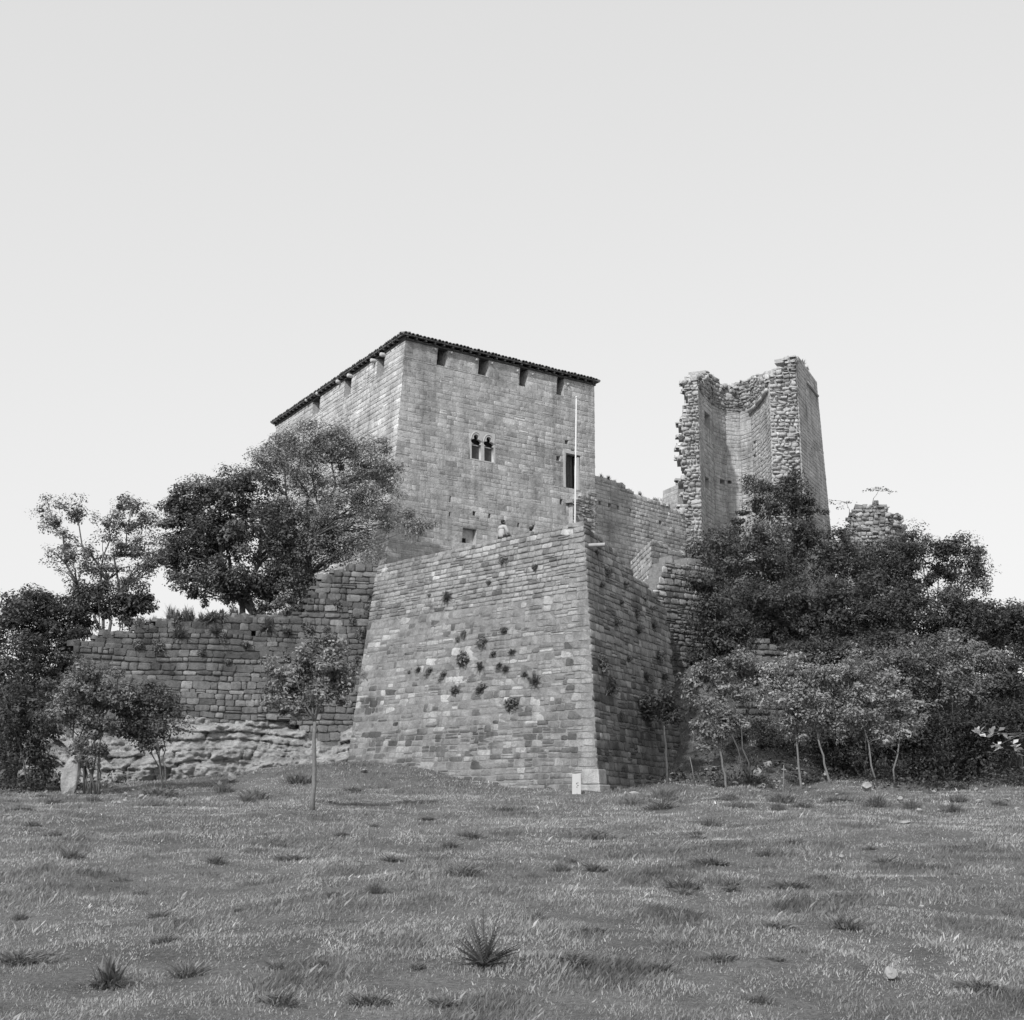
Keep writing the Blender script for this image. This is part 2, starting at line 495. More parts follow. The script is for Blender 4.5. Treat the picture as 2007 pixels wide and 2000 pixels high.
def build_face(W, fc, ch=(.24, .36), wl=(.35, .8), gap=.02, proud=(.02, .05), kind=0, mask=None, openings=(), depth=(.45, .5), recess=.03,
               tone=None, ztop=None, zbot=None, ragged=0.0, tilt=.0, r=None, quoin=None, jit=.0, nocore=False, ml=None, mr=None, wave=.0, splitp=.0, cap=0):
    r = r or rng
    zb = fc.zb if zbot is None else zbot
    zt = fc.zt if ztop is None else ztop
    big_o = [o for o in openings if o[3] - o[2] > .5]
    hard = sorted({zb, zt} | {o[2] for o in big_o if zb < o[2] < zt} | {o[3] for o in big_o if zb < o[3] < zt})
    hs = [hard[0]]
    for h in hard[1:]:
        if h - hs[-1] > .04: hs.append(h)
    zs = []
    for a, b in zip(hs[:-1], hs[1:]):
        k = max(1, int(round((b - a) / (sum(ch) / 2))))
        w = r.uniform(ch[0], ch[1], k); w = w / w.sum() * (b - a)
        zs += list(a + np.concatenate([[0], np.cumsum(w)[:-1]]))
    zs.append(hs[-1])
    step = .05
    mids = [(a + b) / 2 for a, b in zip(zs[:-1], zs[1:])]
    for o in openings:
        if o not in big_o:
            k_ = int(np.argmin([abs(m_ - (o[2] + o[3]) / 2) for m_ in mids])); o[2], o[3] = zs[k_] + .01, zs[k_ + 1] - .01
    prev = None
    for ci, (z0, z1) in enumerate(zip(zs[:-1], zs[1:])):
        zm = (z0 + z1) / 2
        L, R = fc.LR(zm); wid = np.linalg.norm(R - L); uh = (R - L) / wid
        us = np.arange(step / 2, wid, step)
        ok = np.ones(len(us), bool)
        if mask is not None:
            pts = L + np.outer(us, uh)
            px, py = proj(pts)
            ok &= mask(px + (r.normal(0, ragged) if ragged else 0), py + (r.normal(0, ragged * .5) if ragged else 0))
        if cap and prev is not None:
            pu, pok, pz = prev
            now = np.interp(pu, us, ok.astype(float)) > .5
            ex = pok & ~now
            ks = np.where(ex)[0]
            k_ = 0
            while k_ < len(ks):
                for row in range(cap):
                    w_ = r.uniform(.28, .6); h_ = r.uniform(.05, .15); dp_ = r.uniform(.3, .5)
                    m = np.eye(4); an = r.normal(0, .25)
                    a_ = uh * math.cos(an) + fc.back * math.sin(an); b_ = fc.back * math.cos(an) - uh * math.sin(an)
                    m[:3, 0] = a_ * w_; m[:3, 1] = b_ * dp_; m[:3, 2] = unit(np.array([r.normal(0, .15), r.normal(0, .15), 1.0])) * h_
                    m[:3, 3] = fc.at(pu[ks[k_]], pz) + fc.back * (.02 + dp_ / 2 + row * .42) + [0, 0, -.01]
                    px, py = proj(m[:3, 3])
                    W.stones.append((m, 2, int(r.integers(10)), float(tone(px, py, r, False) if tone else .33)))
                k_ += int(r.uniform(.28, .5) / step)
        prev = (us, ok.copy(), z1)
        okback = ok.copy()
        for o in openings:
            if o[2] - 1e-6 < zm < o[3] + 1e-6:
                ok &= ~((us > o[0]) & (us < o[1]))
                if o[4] == 2: okback &= ~((us > o[0]) & (us < o[1]))
        def runs(b):
            d = np.diff(np.concatenate([[0], b.astype(int), [0]]))
            return [(i * step, min(j * step, wid)) for i, j in zip(np.where(d == 1)[0], np.where(d == -1)[0])]
        def cbox(u0, u1, d0, d1):
            c = []
            for z in (z0, z1):
                for u, d in ((u0, d0), (u1, d0), (u1, d1), (u0, d1)):
                    bv = fc.back
                    if u == u0 and u0 < .03 and ml is not None: bv = ml
                    if u == u1 and u1 > wid - .06 and mr is not None:
                        bv = mr
                        Lz, Rz = fc.LR(z); c.append(Rz + bv * d); continue
                    c.append(fc.at(u, z) + bv * d)
            W.core.hexa(c)
        if not nocore:
            for a, b in runs(ok): cbox(a, b, recess, depth[0])
            for a, b in runs(okback): cbox(a, b, depth[0] + .004, depth[0] + depth[1])
        for a, b in runs(ok):
            u = a
            while u < b - .05:
                w = r.uniform(*wl)
                if quoin == 'right' and b >= wid - .06 and b - u < 1.6:
                    big = .95 if ci % 2 else .62
                    w = (b - u) if b - u <= big + .25 else max(.25, b - u - big)
                if quoin == 'left' and u < .03: w = .9 if ci % 2 else .55
                if b - u - w < wl[0] * .6: w = b - u
                hh = z1 - z0
                is_q = quoin == 'right' and b >= wid - .06 and u + w >= b - .02
                g = gap * r.uniform(.5, 1.5)
                uc = u + w / 2
                parts_ = [(zm, hh)]
                if splitp and r.random() < splitp and not is_q and hh > .2:
                    k_ = r.uniform(.35, .65); parts_ = [(z0 + hh * k_ / 2, hh * k_), (z1 - hh * (1 - k_) / 2, hh * (1 - k_))]
                for zc, h_ in parts_:
                    zo = wave * (vnoise(uc * .45 + ci * .13, ci * .35) - .5) * 2 if wave and not is_q else 0
                    c = fc.at(uc, zc + zo)
                    pd = r.uniform(*proud) if not is_q else .012
                    tl = r.normal(0, tilt) if tilt and not is_q else 0
                    vv = unit(np.cross(fc.n, uh))
                    u2 = uh * math.cos(tl) + vv * math.sin(tl); v2 = vv * math.cos(tl) - uh * math.sin(tl)
                    n2 = unit(fc.n + (uh * r.normal(0, jit) + vv * r.normal(0, jit) if jit and not is_q else 0))
                    s1 = max(w - g, .04); s2 = max(h_ / max(abs(vv[2]), .3) - g, .04)
                    m = np.eye(4)
                    m[:3, 0] = u2 * s1; m[:3, 1] = v2 * s2; m[:3, 2] = n2 * max(pd, .004)
                    m[:3, 3] = c - fc.n * .004
                    px, py = proj(c)
                    tn = tone(px, py, r, is_q) if tone else .33
                    W.stones.append((m, 0 if is_q else kind, int(r.integers(10)), float(tn) * STONE))
                u += w

def prof(pts):
    xs, ys = zip(*pts)
    return lambda x: np.interp(x, xs, ys)

# ================================================================== GROUND
def axis(lo, hi, fine, far, k=1.18):
    a = list(np.arange(lo, hi + fine / 2, fine))
    s = fine
    while a[-1] < far:
        s *= k; a.append(a[-1] + s)
    s = fine
    while a[0] > -far:
        s *= k; a.insert(0, a[0] - s)
    return np.array(a)
gx = axis(-36, 40, .7, 4000); gy = axis(4, 112, .7, 4000)
GX, GY = np.meshgrid(gx, gy)
GZ = H(GX, GY)
nx = len(gx); ny = len(gy)
ii = (np.arange(ny - 1)[:, None] * nx + np.arange(nx - 1)[None, :]).ravel()
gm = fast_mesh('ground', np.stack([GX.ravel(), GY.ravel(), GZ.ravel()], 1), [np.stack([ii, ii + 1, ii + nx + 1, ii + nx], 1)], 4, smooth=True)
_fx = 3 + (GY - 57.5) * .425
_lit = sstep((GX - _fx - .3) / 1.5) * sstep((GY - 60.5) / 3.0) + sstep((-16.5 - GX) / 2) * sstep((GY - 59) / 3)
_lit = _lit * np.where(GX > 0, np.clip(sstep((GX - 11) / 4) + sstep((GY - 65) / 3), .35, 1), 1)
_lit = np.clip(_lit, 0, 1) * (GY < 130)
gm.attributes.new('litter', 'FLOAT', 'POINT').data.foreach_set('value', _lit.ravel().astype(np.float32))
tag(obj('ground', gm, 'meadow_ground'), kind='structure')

# ================================================================== MAIN TOWER
T_top = P(795, 662, 75.0)
zt = T_top[2]
R_top = PZ(1165, 752, zt)
L_top = PZ(541, 832, zt)
T_bot = P(756, 1122, 74.2)
zb = T_bot[2]
R_bot = X(1168, R_top[1] - .25, zb)
L_bot = X(524, L_top[1] - .6, zb)
B_top = R_top + L_top - T_top
B_bot = np.array([B_top[0], B_top[1], zb])
tower = thing('keep_tower', 'tall square stone keep with low tiled roof, crenels and a twin arched window', 'tower', tuple(T_bot))
W = Wall(tower)
def tone_tower(px, py, r, q):
    b = .455 + r.normal(0, .035)
    x = r.random()
    if x < .07: b += .10
    elif x < .10: b += .16
    elif x < .22: b -= .06
    if q: b += .04
    return max(b, .2)
fr = Face(T_bot, R_bot, R_top, T_top)
fl = Face(L_bot, T_bot, T_top, L_top)
opr = [fr.rect(858, 877, 673, 717, 2), fr.rect(939, 957, 695, 737, 2), fr.rect(1018, 1034, 718, 757, 2), fr.rect(1091, 1106, 735, 775, 2),
       fr.rect(920, 971, 846, 905), fr.rect(1108, 1136, 890, 958), fr.rect(907, 934, 1036, 1066),
       fr.rect(1091, 1098, 895, 900), fr.rect(1107, 1113, 866, 872), fr.rect(1119, 1125, 882, 887), fr.rect(927, 932, 1006, 1013), fr.rect(1014, 1019, 1024, 1032),
       fr.rect(1043, 1048, 1031, 1038), fr.rect(1097, 1102, 985, 991), fr.rect(957, 962, 1013, 1019), fr.rect(880, 884, 1005, 1011), fr.rect(881, 884, 977, 983)]
for o in opr[:4]: o[3] = zt
opl = [fl.rect(731, 744, 703, 738, 2), fl.rect(673, 685, 742, 775, 2), fl.rect(617, 629, 780, 812, 2)]
for o in opl: o[3] = zt
build_face(W, fr, ch=(.22, .36), wl=(.3, .85), gap=.013, proud=(.002, .013), openings=opr, depth=(.5, .45), recess=.007, tone=tone_tower, quoin='left', ml=mitre(fr, fl), wave=.03, splitp=.08)
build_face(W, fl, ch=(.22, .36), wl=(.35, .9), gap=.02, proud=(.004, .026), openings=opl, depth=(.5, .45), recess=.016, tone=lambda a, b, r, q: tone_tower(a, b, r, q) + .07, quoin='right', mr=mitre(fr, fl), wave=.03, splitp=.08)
bk = MB()
for a0, a1, b0, b1 in ((R_bot, B_bot, R_top, B_top), (B_bot, L_bot, B_top, L_top)):
    n = unit(np.cross(a1 - a0, [0, 0, 1])) * -.8
    i0 = unit(a1 - a0) * .02
    bk.hexa([a0 + i0, a1 - i0, a1 - i0 + n, a0 + i0 + n, b0 + i0, b1 - i0, b1 - i0 + n, b0 + i0 + n])
part('rear_wall', bk.mesh('rear_wall'), 'mortar_light', tower)
flo = MB(); ins = lambda p, c: p + (c - p) * .04
cc = (T_top + B_top) / 2
flo.hexa([ins(p, cc) * [1, 1, 0] + [0, 0, zt - 2.6] for p in (T_top, R_top, B_top, L_top)] + [ins(p, cc) * [1, 1, 0] + [0, 0, zt - 2.4] for p in (T_top, R_top, B_top, L_top)])
part('loft_floor', flo.mesh('loft_floor'), 'old_wood', tower)
W.finish('mortar_light')

# roof
roof_c = (T_top + R_top + L_top + B_top) / 4
def off_poly(pts, d):
    out = []
    n = len(pts)
    for i in range(n):
        p, a, b = pts[i], pts[i - 1], pts[(i + 1) % n]
        e1 = unit((p - a)[:2]); e2 = unit((b - p)[:2])
        n1 = np.array([e1[1], -e1[0]]); n2 = np.array([e2[1], -e2[0]])
        k = d / (1 + np.dot(n1, n2))
        out.append(np.array([*(p[:2] + (n1 + n2) * k), p[2]]))
    return out
quad = [T_top, R_top, B_top, L_top]            # ccw from above
eave = off_poly(quad, .27)
slope = .20
rb = MB()
def lift(p, dz): return p + np.array([0, 0, dz])
ridge_a = roof_c + (L_top - T_top) * .18; ridge_b = roof_c - (L_top - T_top) * .18
run = np.linalg.norm(R_top - T_top) / 2
for k, dz in ((0, .12), (1, .19)):
    pass
lo = [lift(p, .07) for p in eave]; hi = [lift(p, .13) for p in eave]
ra = lift(ridge_a, .13 + run * slope); rbp = lift(ridge_b, .13 + run * slope)
rv = lo + hi + [ra, rbp, lift(ra, -.1), lift(rbp, -.1)]
rf = [(0, 1, 5, 4), (1, 2, 6, 5), (2, 3, 7, 6), (3, 0, 4, 7), (4, 5, 9), (5, 6, 8, 9), (6, 7, 8), (7, 4, 9, 8), (1, 0, 11), (2, 1, 11, 10), (3, 2, 10), (0, 3, 10, 11)]
rb.add(rv, rf)
roof = part('roof', rb.mesh('roof'), 'roof_tile', tower)
# wall plate and boards
sb = MB()
inn = off_poly(quad, .07)
for i in range(4):
    a, b = inn[i], inn[(i + 1) % 4]; c, d = quad[(i + 1) % 4], quad[i]
    c2 = c + (roof_c - c) * .05; d2 = d + (roof_c - d) * .05
    sb.hexa([lift(a, -.14), lift(b, -.14), lift(c2, -.14), lift(d2, -.14), lift(a, -.05), lift(b, -.05), lift(c2, -.05), lift(d2, -.05)])
part('wall_plate', sb.mesh('wall_plate'), 'old_wood', roof)
# eave tiles (half round) and rafters share their meshes
def tile_mesh():
    v = []; f = []; n = 6
    for j, (y, rr) in enumerate(((0, .125), (.6, .11))):
        for k in range(n + 1):
            t = math.pi * k / n
            v.append((math.cos(t) * rr, y, math.sin(t) * rr))
        for k in range(n + 1):
            t = math.pi * k / n
            v.append((math.cos(t) * (rr - .025), y, math.sin(t) * (rr - .025)))
    a, b, c, d = 0, n + 1, 2 * (n + 1), 3 * (n + 1)
    for k in range(n):
        f += [(a + k, a + k + 1, c + k + 1, c + k), (b + k + 1, b + k, d + k, d + k + 1), (a + k + 1, a + k, b + k, b + k + 1)]
    me = bpy.data.meshes.new('eave_tile'); me.from_pydata(v, [], f); me.materials.append(M['roof_tile']); me.update(); return me
tile_me = tile_mesh()
rm = MB(); rm.frame_box((-.05, -.02, -.12), (.1, 0, 0), (0, .9, .0), (0, 0, .115)); raf_me = rm.mesh('rafter_end'); raf_me.materials.append(M['old_wood'])
tinv = Matrix.Translation(-Vector(tower.location))
for i in (0, 3, 1):
    a, b = eave[i], eave[(i + 1) % 4]
    e = unit(b - a); nin = np.array([-e[1], e[0], 0.0]); L = np.linalg.norm(b - a)
    up = unit(nin + np.array([0, 0, slope])); w = np.cross(e, up)
    for k in range(int(L / .25)):
        if i == 1 and k > 6: break
        u = .13 + k * .25
        m = np.eye(4); m[:3, 0] = e; m[:3, 1] = up; m[:3, 2] = w
        m[:3, 3] = a + e * (u + rng.normal(0, .012)) - nin * (.05 + rng.normal(0, .02)) + np.array([0, 0, .12 + rng.normal(0, .012)])
        o = obj('roof_tile', tile_me, None, roof); o.matrix_basis = Matrix(m.tolist())
    if i == 1: continue
    for k in range(int(L / .62)):
        u = .3 + k * .62
        m = np.eye(4); m[:3, 0] = e; m[:3, 1] = nin; m[:3, 2] = np.cross(e, nin)
        m[:3, 3] = a + e * u + nin * .04 + np.array([0, 0, .066])
        o = obj('rafter_end', raf_me, None, roof); o.matrix_basis = Matrix(m.tolist())
# stone stubs beside the crenels
for fc, spots in ((fl, [(746, 695), (729, 707), (687, 737), (667, 749), (631, 773), (612, 786)]), (fr, [(852, 686), (884, 692), (933, 706), (963, 713), (1013, 728), (1043, 734), (1112, 754)])):
    for (px, py) in spots:
        u, z = fc.uz(px, py); p = fc.at(u, z)
        b = MB(); ln = .32 if fc is fl else .12; rr = .13 if fc is fl else .08
        b.tube([p + fc.back * .3, p - fc.back * ln * .8, p - fc.back * ln], [rr, rr, rr * .7], 8)
        part('corbel', b.mesh('corbel', True), 'dressed_stone', tower)

# twin window
def curve_plate(name, outer, holes, thick):
    cu = bpy.data.curves.new(name, 'CURVE'); cu.dimensions = '2D'; cu.fill_mode = 'BOTH'; cu.extrude = thick / 2
    for loop in [outer] + holes:
        s = cu.splines.new('POLY'); s.points.add(len(loop) - 1); s.use_cyclic_u = True
        for q, (x, y) in zip(s.points, loop): q.co = (x, y, 0, 1)
    o = bpy.data.objects.new(name, cu); COL.objects.link(o)
    dg = bpy.context.evaluated_depsgraph_get(); dg.update()
    me = bpy.data.meshes.new_from_object(o.evaluated_get(dg))
    bpy.data.objects.remove(o); bpy.data.curves.remove(cu)
    me.name = name
    return me
def face_matrix(fc, u, z, off=0.0):
    L, R = fc.LR(z); uh = unit(R - L); vv = unit(np.cross(fc.n, uh))
    m = np.eye(4); m[:3, 0] = uh; m[:3, 1] = vv; m[:3, 2] = fc.n; m[:3, 3] = fc.at(u, z) + fc.n * off
    return m
def put(o, m, root):
    o.matrix_parent_inverse = wmat(o.parent).inverted(); o.matrix_basis = Matrix(np.asarray(m).tolist())
wo = opr[4]
ww, wh = wo[1] - wo[0], wo[3] - wo[2]
wm = face_matrix(fr, (wo[0] + wo[1]) / 2, (wo[2] + wo[3]) / 2)
def trefoil(cx, w, zb, zt):
    h = zt - zb; r = w / 2
    sp = zb + h * .60                        # springing
    pts = [(cx - r, zb), (cx + r, zb), (cx + r, sp)]
    lobe = w * .30
    for k in range(7):                       # right lobe
        t = -math.pi / 2 + math.pi * 1.0 * k / 6
        pts.append((cx + r - lobe * .75 + lobe * math.cos(t), sp + lobe * .75 + lobe * .75 * math.sin(t)))
    tr = w * .27
    for k in range(11):
        t = -math.pi * .20 + math.pi * 1.4 * k / 10
        pts.append((cx + tr * math.cos(t), zt - tr + tr * math.sin(t)))
    for k in range(7):
        t = math.pi / 2 + math.pi * k / 6
        pts.append((cx - r + lobe * .75 + lobe * math.cos(t), sp + lobe * .75 + lobe * .75 * math.sin(t)))
    pts.append((cx - r, sp))
    return pts
lw = ww * .36
holes = [trefoil(-ww * .245, lw, -wh * .46, wh * .36), trefoil(ww * .245, lw, -wh * .46, wh * .36)]
me = curve_plate('window_surround', [(-ww / 2, -wh / 2), (ww / 2, -wh / 2), (ww / 2, wh / 2), (-ww / 2, wh / 2)], holes, .2)
win = obj('twin_window', me, 'dressed_stone', tower); put(win, wm @ np.array(Matrix.Translation((0, 0, -.085))), tower)
win['label'] = 'pale stone twin window with two trefoil heads'
for sx in (-1, 1):
    cxw = sx * ww * .245
    b = MB(); b.frame_box((cxw - lw * .6, -wh * .5, -.30), (lw * 1.2, 0, 0), (0, wh * .98, 0), (0, 0, .03))
    o = obj('dark_glass', b.mesh('dark_glass'), 'dark_void', win); put(o, wm, tower)
    b = MB(); b.frame_box((cxw - lw * .5, -wh * .47, -.22), (lw, 0, 0), (0, wh * .47, 0), (0, 0, .03))
    o = obj('shutter', b.mesh('shutter'), 'shutter', win); put(o, wm, tower)
    b = MB(); b.frame_box((cxw - lw * .52, .0, -.20), (lw * 1.04, 0, 0), (0, wh * .035, 0), (0, 0, .06))
    o = obj('transom', b.mesh('transom'), 'dressed_stone', win); put(o, wm, tower)
    b = MB()                                   # hood moulding over each light
    arc = []
    for k in range(13):
        t = math.pi * k / 12
        arc.append((cxw + lw * .58 * math.cos(t), wh * .14 + wh * .29 * math.sin(t), .018))
    b.tube(arc, .03, 5)
    o = obj('hood_mould', b.mesh('hood_mould', True), 'dressed_stone', win); put(o, wm, tower)
# door high on the wall
do = opr[5]; dw, dh = do[1] - do[0], do[3] - do[2]
dm = face_matrix(fr, (do[0] + do[1]) / 2, (do[2] + do[3]) / 2)
b = MB(); b.frame_box((-dw / 2, -dh / 2, -.46), (dw, 0, 0), (0, dh, 0), (0, 0, .02))
door = obj('door', b.mesh('door'), 'dark_void', tower); put(door, dm, tower)
npl = 4
for k in range(npl):
    b = MB(); w = dw * .74 / npl
    b.frame_box((-dw / 2 + .02 + k * w, -dh / 2, -.40 + .01 * (k % 2)), (w - .015, 0, 0), (0, dh * .985, 0), (0, 0, .04))
    o = obj('plank', b.mesh('plank'), 'door_wood', door); put(o, dm, tower)
b = MB(); b.frame_box((-dw * .62, dh / 2 - .02, -.3), (dw * 1.24, 0, 0), (0, .20, 0), (0, 0, .33))
o = obj('lintel', b.mesh('lintel'), 'dressed_stone', tower); put(o, dm, tower)
b = MB(); b.frame_box((-dw * .5 - .16, -dh / 2 - .02, -.3), (.16, 0, 0), (0, dh, 0), (0, 0, .325))
o = obj('door_jamb', b.mesh('door_jamb'), 'dressed_stone', tower); put(o, dm, tower)
b = MB(); b.frame_box((dw * .5 - .16, -dh / 2 - .02, -.3), (.14, 0, 0), (0, dh * .94, 0), (0, 0, .31))
o = obj('door_jamb', b.mesh('door_jamb'), 'dressed_stone', tower); put(o, dm, tower)
# blocked low opening
no = opr[6]; nw, nh = no[1] - no[0], no[3] - no[2]
nm = face_matrix(fr, (no[0] + no[1]) / 2, (no[2] + no[3]) / 2)
b = MB(); b.frame_box((-nw / 2 + .01, -nh / 2, -.40), (nw - .02, 0, 0), (0, nh - .01, 0), (0, 0, .10))
o = obj('blocked_opening', b.mesh('blocked_opening'), 'mortar_light', tower); put(o, nm, tower)
b = MB(); b.frame_box((-nw / 2 + .04, -nh / 2 + .02, -.30), (nw * .38, 0, 0), (0, nh * .36, 0), (0, 0, .02))
o = obj('vent_hole', b.mesh('vent_hole'), 'dark_void', tower); put(o, nm, tower)

# ================================================================== BASTION
B_tr = P(1144, 1021, 58.6)
bz = B_tr[2]
B_br0 = P(1172, 1512, 57.2)
dirc = (B_br0 - B_tr)
zb_b = 1.6
B_br = B_tr + dirc * ((zb_b - bz) / dirc[2])
B_tl = PZ(738, 1110, bz)
tmp = P(679, 1505, 66.8)
dl = tmp - B_tl
B_bl = B_tl + dl * ((zb_b - bz) / dl[2])
bastion = thing('bastion', 'massive battered stone bastion with a sharp front corner rising from the meadow', 'bastion', (float(B_br[0]), float(B_br[1]), float(H(B_br[0], B_br[1]))))
W = Wall(bastion)
bf = Face(B_bl, B_br, B_tr, B_tl)
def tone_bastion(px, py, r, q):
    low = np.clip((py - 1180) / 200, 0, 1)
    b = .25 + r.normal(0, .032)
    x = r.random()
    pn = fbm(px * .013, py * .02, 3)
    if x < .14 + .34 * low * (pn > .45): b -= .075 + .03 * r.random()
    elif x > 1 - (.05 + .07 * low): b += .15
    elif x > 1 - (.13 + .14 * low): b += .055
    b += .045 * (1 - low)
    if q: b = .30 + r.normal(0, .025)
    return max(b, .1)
zsplit = P(1000, 1180, 62)[2]
split = bz - 3.0
bmask = lambda px, py: np.ones(len(px), bool)
# flank towards the gully
fd = np.array([math.sin(math.radians(23)), math.cos(math.radians(23)), 0])
FL = 14.0
bsf = Face(B_br, B_br + fd * FL, B_tr + fd * FL, B_tr)
edge = prof([(1100, 1000), (1145, 1022), (1180, 1058), (1215, 1096), (1250, 1132), (1290, 1172), (1308, 1200), (1400, 1300)])
redge = lambda py: np.interp(py, [1150, 1200, 1300, 1400, 1480, 1600], [1290, 1308, 1316, 1324, 1332, 1345])
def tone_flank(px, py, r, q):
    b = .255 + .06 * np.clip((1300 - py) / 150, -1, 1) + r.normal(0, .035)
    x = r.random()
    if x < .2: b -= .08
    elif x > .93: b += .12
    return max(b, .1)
bm_ = mitre(bf, bsf)
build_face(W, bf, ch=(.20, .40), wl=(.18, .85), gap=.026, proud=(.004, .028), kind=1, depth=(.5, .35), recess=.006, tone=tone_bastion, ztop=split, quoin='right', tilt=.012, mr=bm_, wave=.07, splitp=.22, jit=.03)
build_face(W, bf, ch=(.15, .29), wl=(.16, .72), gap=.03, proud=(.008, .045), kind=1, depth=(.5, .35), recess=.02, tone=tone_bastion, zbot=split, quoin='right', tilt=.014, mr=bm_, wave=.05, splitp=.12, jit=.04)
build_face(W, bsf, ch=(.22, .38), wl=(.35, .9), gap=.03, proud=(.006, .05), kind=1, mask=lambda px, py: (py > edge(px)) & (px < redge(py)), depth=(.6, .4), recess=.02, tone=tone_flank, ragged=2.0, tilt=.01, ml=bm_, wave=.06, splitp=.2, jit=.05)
W.finish('mortar')
# footing at the corner
fb = MB()
c0 = bf.at(np.linalg.norm(np.subtract(*bf.LR(3.0))) - 1.0, 2.6)
for k, (z0, z1, ex, ln) in enumerate(((1.8, 4.02, .16, 1.0), (4.04, 4.62, .10, .75))):
    pts = []
    for z in (z0, z1):
        L, R = bf.LR(z); uh = unit(R - L)
        a = R - uh * ln; bq = R + uh * ex
        pts += [a - bf.back * ex, bq - bf.back * ex, bq + fd * ln, a + fd * ln]
    fb = MB(); fb.hexa(pts)
    me = fb.mesh('footing_stone')
    o = part('footing_stone', me, 'stone', bastion, .40 * STONE)
    md = o.modifiers.new('bevel', 'BEVEL'); md.width = .04; md.segments = 2
# terrace on top
tt = bpy.data.meshes.new('terrace')
q = [B_tr + [0.0, .6, -1.0], B_tl + [.3, .2, -1.0], T_bot + [0, 0, 0], R_bot + [0, 0, 0], X(1330, 84, bz - .2), bsf.at(12.5, bz) + [-.6, 0, -2.4], bsf.at(6, bz) + [-.7, 0, -1.7]]
q[2][2] = bz - .9; q[3][2] = bz - .6
tt.from_pydata([tuple(v) for v in q], [], [(0, 6, 5, 4, 3, 2, 1)]); tt.update()
tag(obj('terrace', tt, 'earth'), kind='structure')

# ================================================================== LEFT CURTAIN WALL
lw_l = P(150, 1240, 66.0); lw_r = P(744, 1105, 69.6)
zt_l = bz + .05; zb_l = 3.6
def at_z(p, z, lean=0.0): return np.array([p[0], p[1] - lean * (bz - z), z])
lf = Face(at_z(lw_l, zb_l, .07), at_z(lw_r, zb_l, .07), at_z(lw_r, zt_l, .07), at_z(lw_l, zt_l, .07))
lprof = prof([(140, 1262), (185, 1254), (205, 1240), (252, 1238), (290, 1222), (332, 1214), (420, 1214), (450, 1203), (520, 1206), (566, 1216), (592, 1200), (612, 1165), (640, 1130), (690, 1112), (760, 1105)])
lbase = prof([(140, 1540), (230, 1540), (330, 1480), (380, 1440), (470, 1410), (560, 1400), (640, 1460), (700, 1520), (760, 1540)])
lwall = thing('rubble_curtain_wall', 'weathered rubble wall with grassy broken top, joining the bastion below dark trees', 'wall', tuple(lf.bl))
W = Wall(lwall)
def tone_left(px, py, r, q):
    b = .155 + r.normal(0, .026)
    x = r.random()
    if x < .15: b -= .04
    elif x > .94: b += .10
    elif x > .8: b += .04
    if px > 600 and py < 1250: b += .03
    b += .035 * np.clip((py - 1270) / 100, -.6, 1)
    return max(b, .07)
build_face(W, lf, cap=1, ch=(.19, .40), wl=(.22, .85), gap=.032, proud=(.006, .06), kind=1, openings=[lf.rect(493, 501, 1237, 1251)], mask=lambda px, py: (py > lprof(px)) & (py < lbase(px) + 12), depth=(.6, .5), recess=.05, tone=tone_left, ragged=3, tilt=.025, jit=.07, zbot=4.4, wave=.12, splitp=.05)
W.finish('mortar_dark')
lt = bpy.data.meshes.new('terrace')
zz = P(420, 1222, 67)[2]
q = [lf.at(1.2, zz - 2.2) + [0, .5, 0], lf.at(4.5, zz) + [0, .5, 0], lf.at(10.2, zz) + [0, .5, 0], lf.at(13.6, zz) + [0, .5, 0], X(700, 90, zz), X(160, 88, zz - 3.5), X(150, 70, zz - 3.2)]
lt.from_pydata([tuple(v) for v in q], [], [(0, 1, 2, 3, 4, 5, 6)]); lt.update()
tag(obj('terrace', lt, 'earth'), kind='structure')

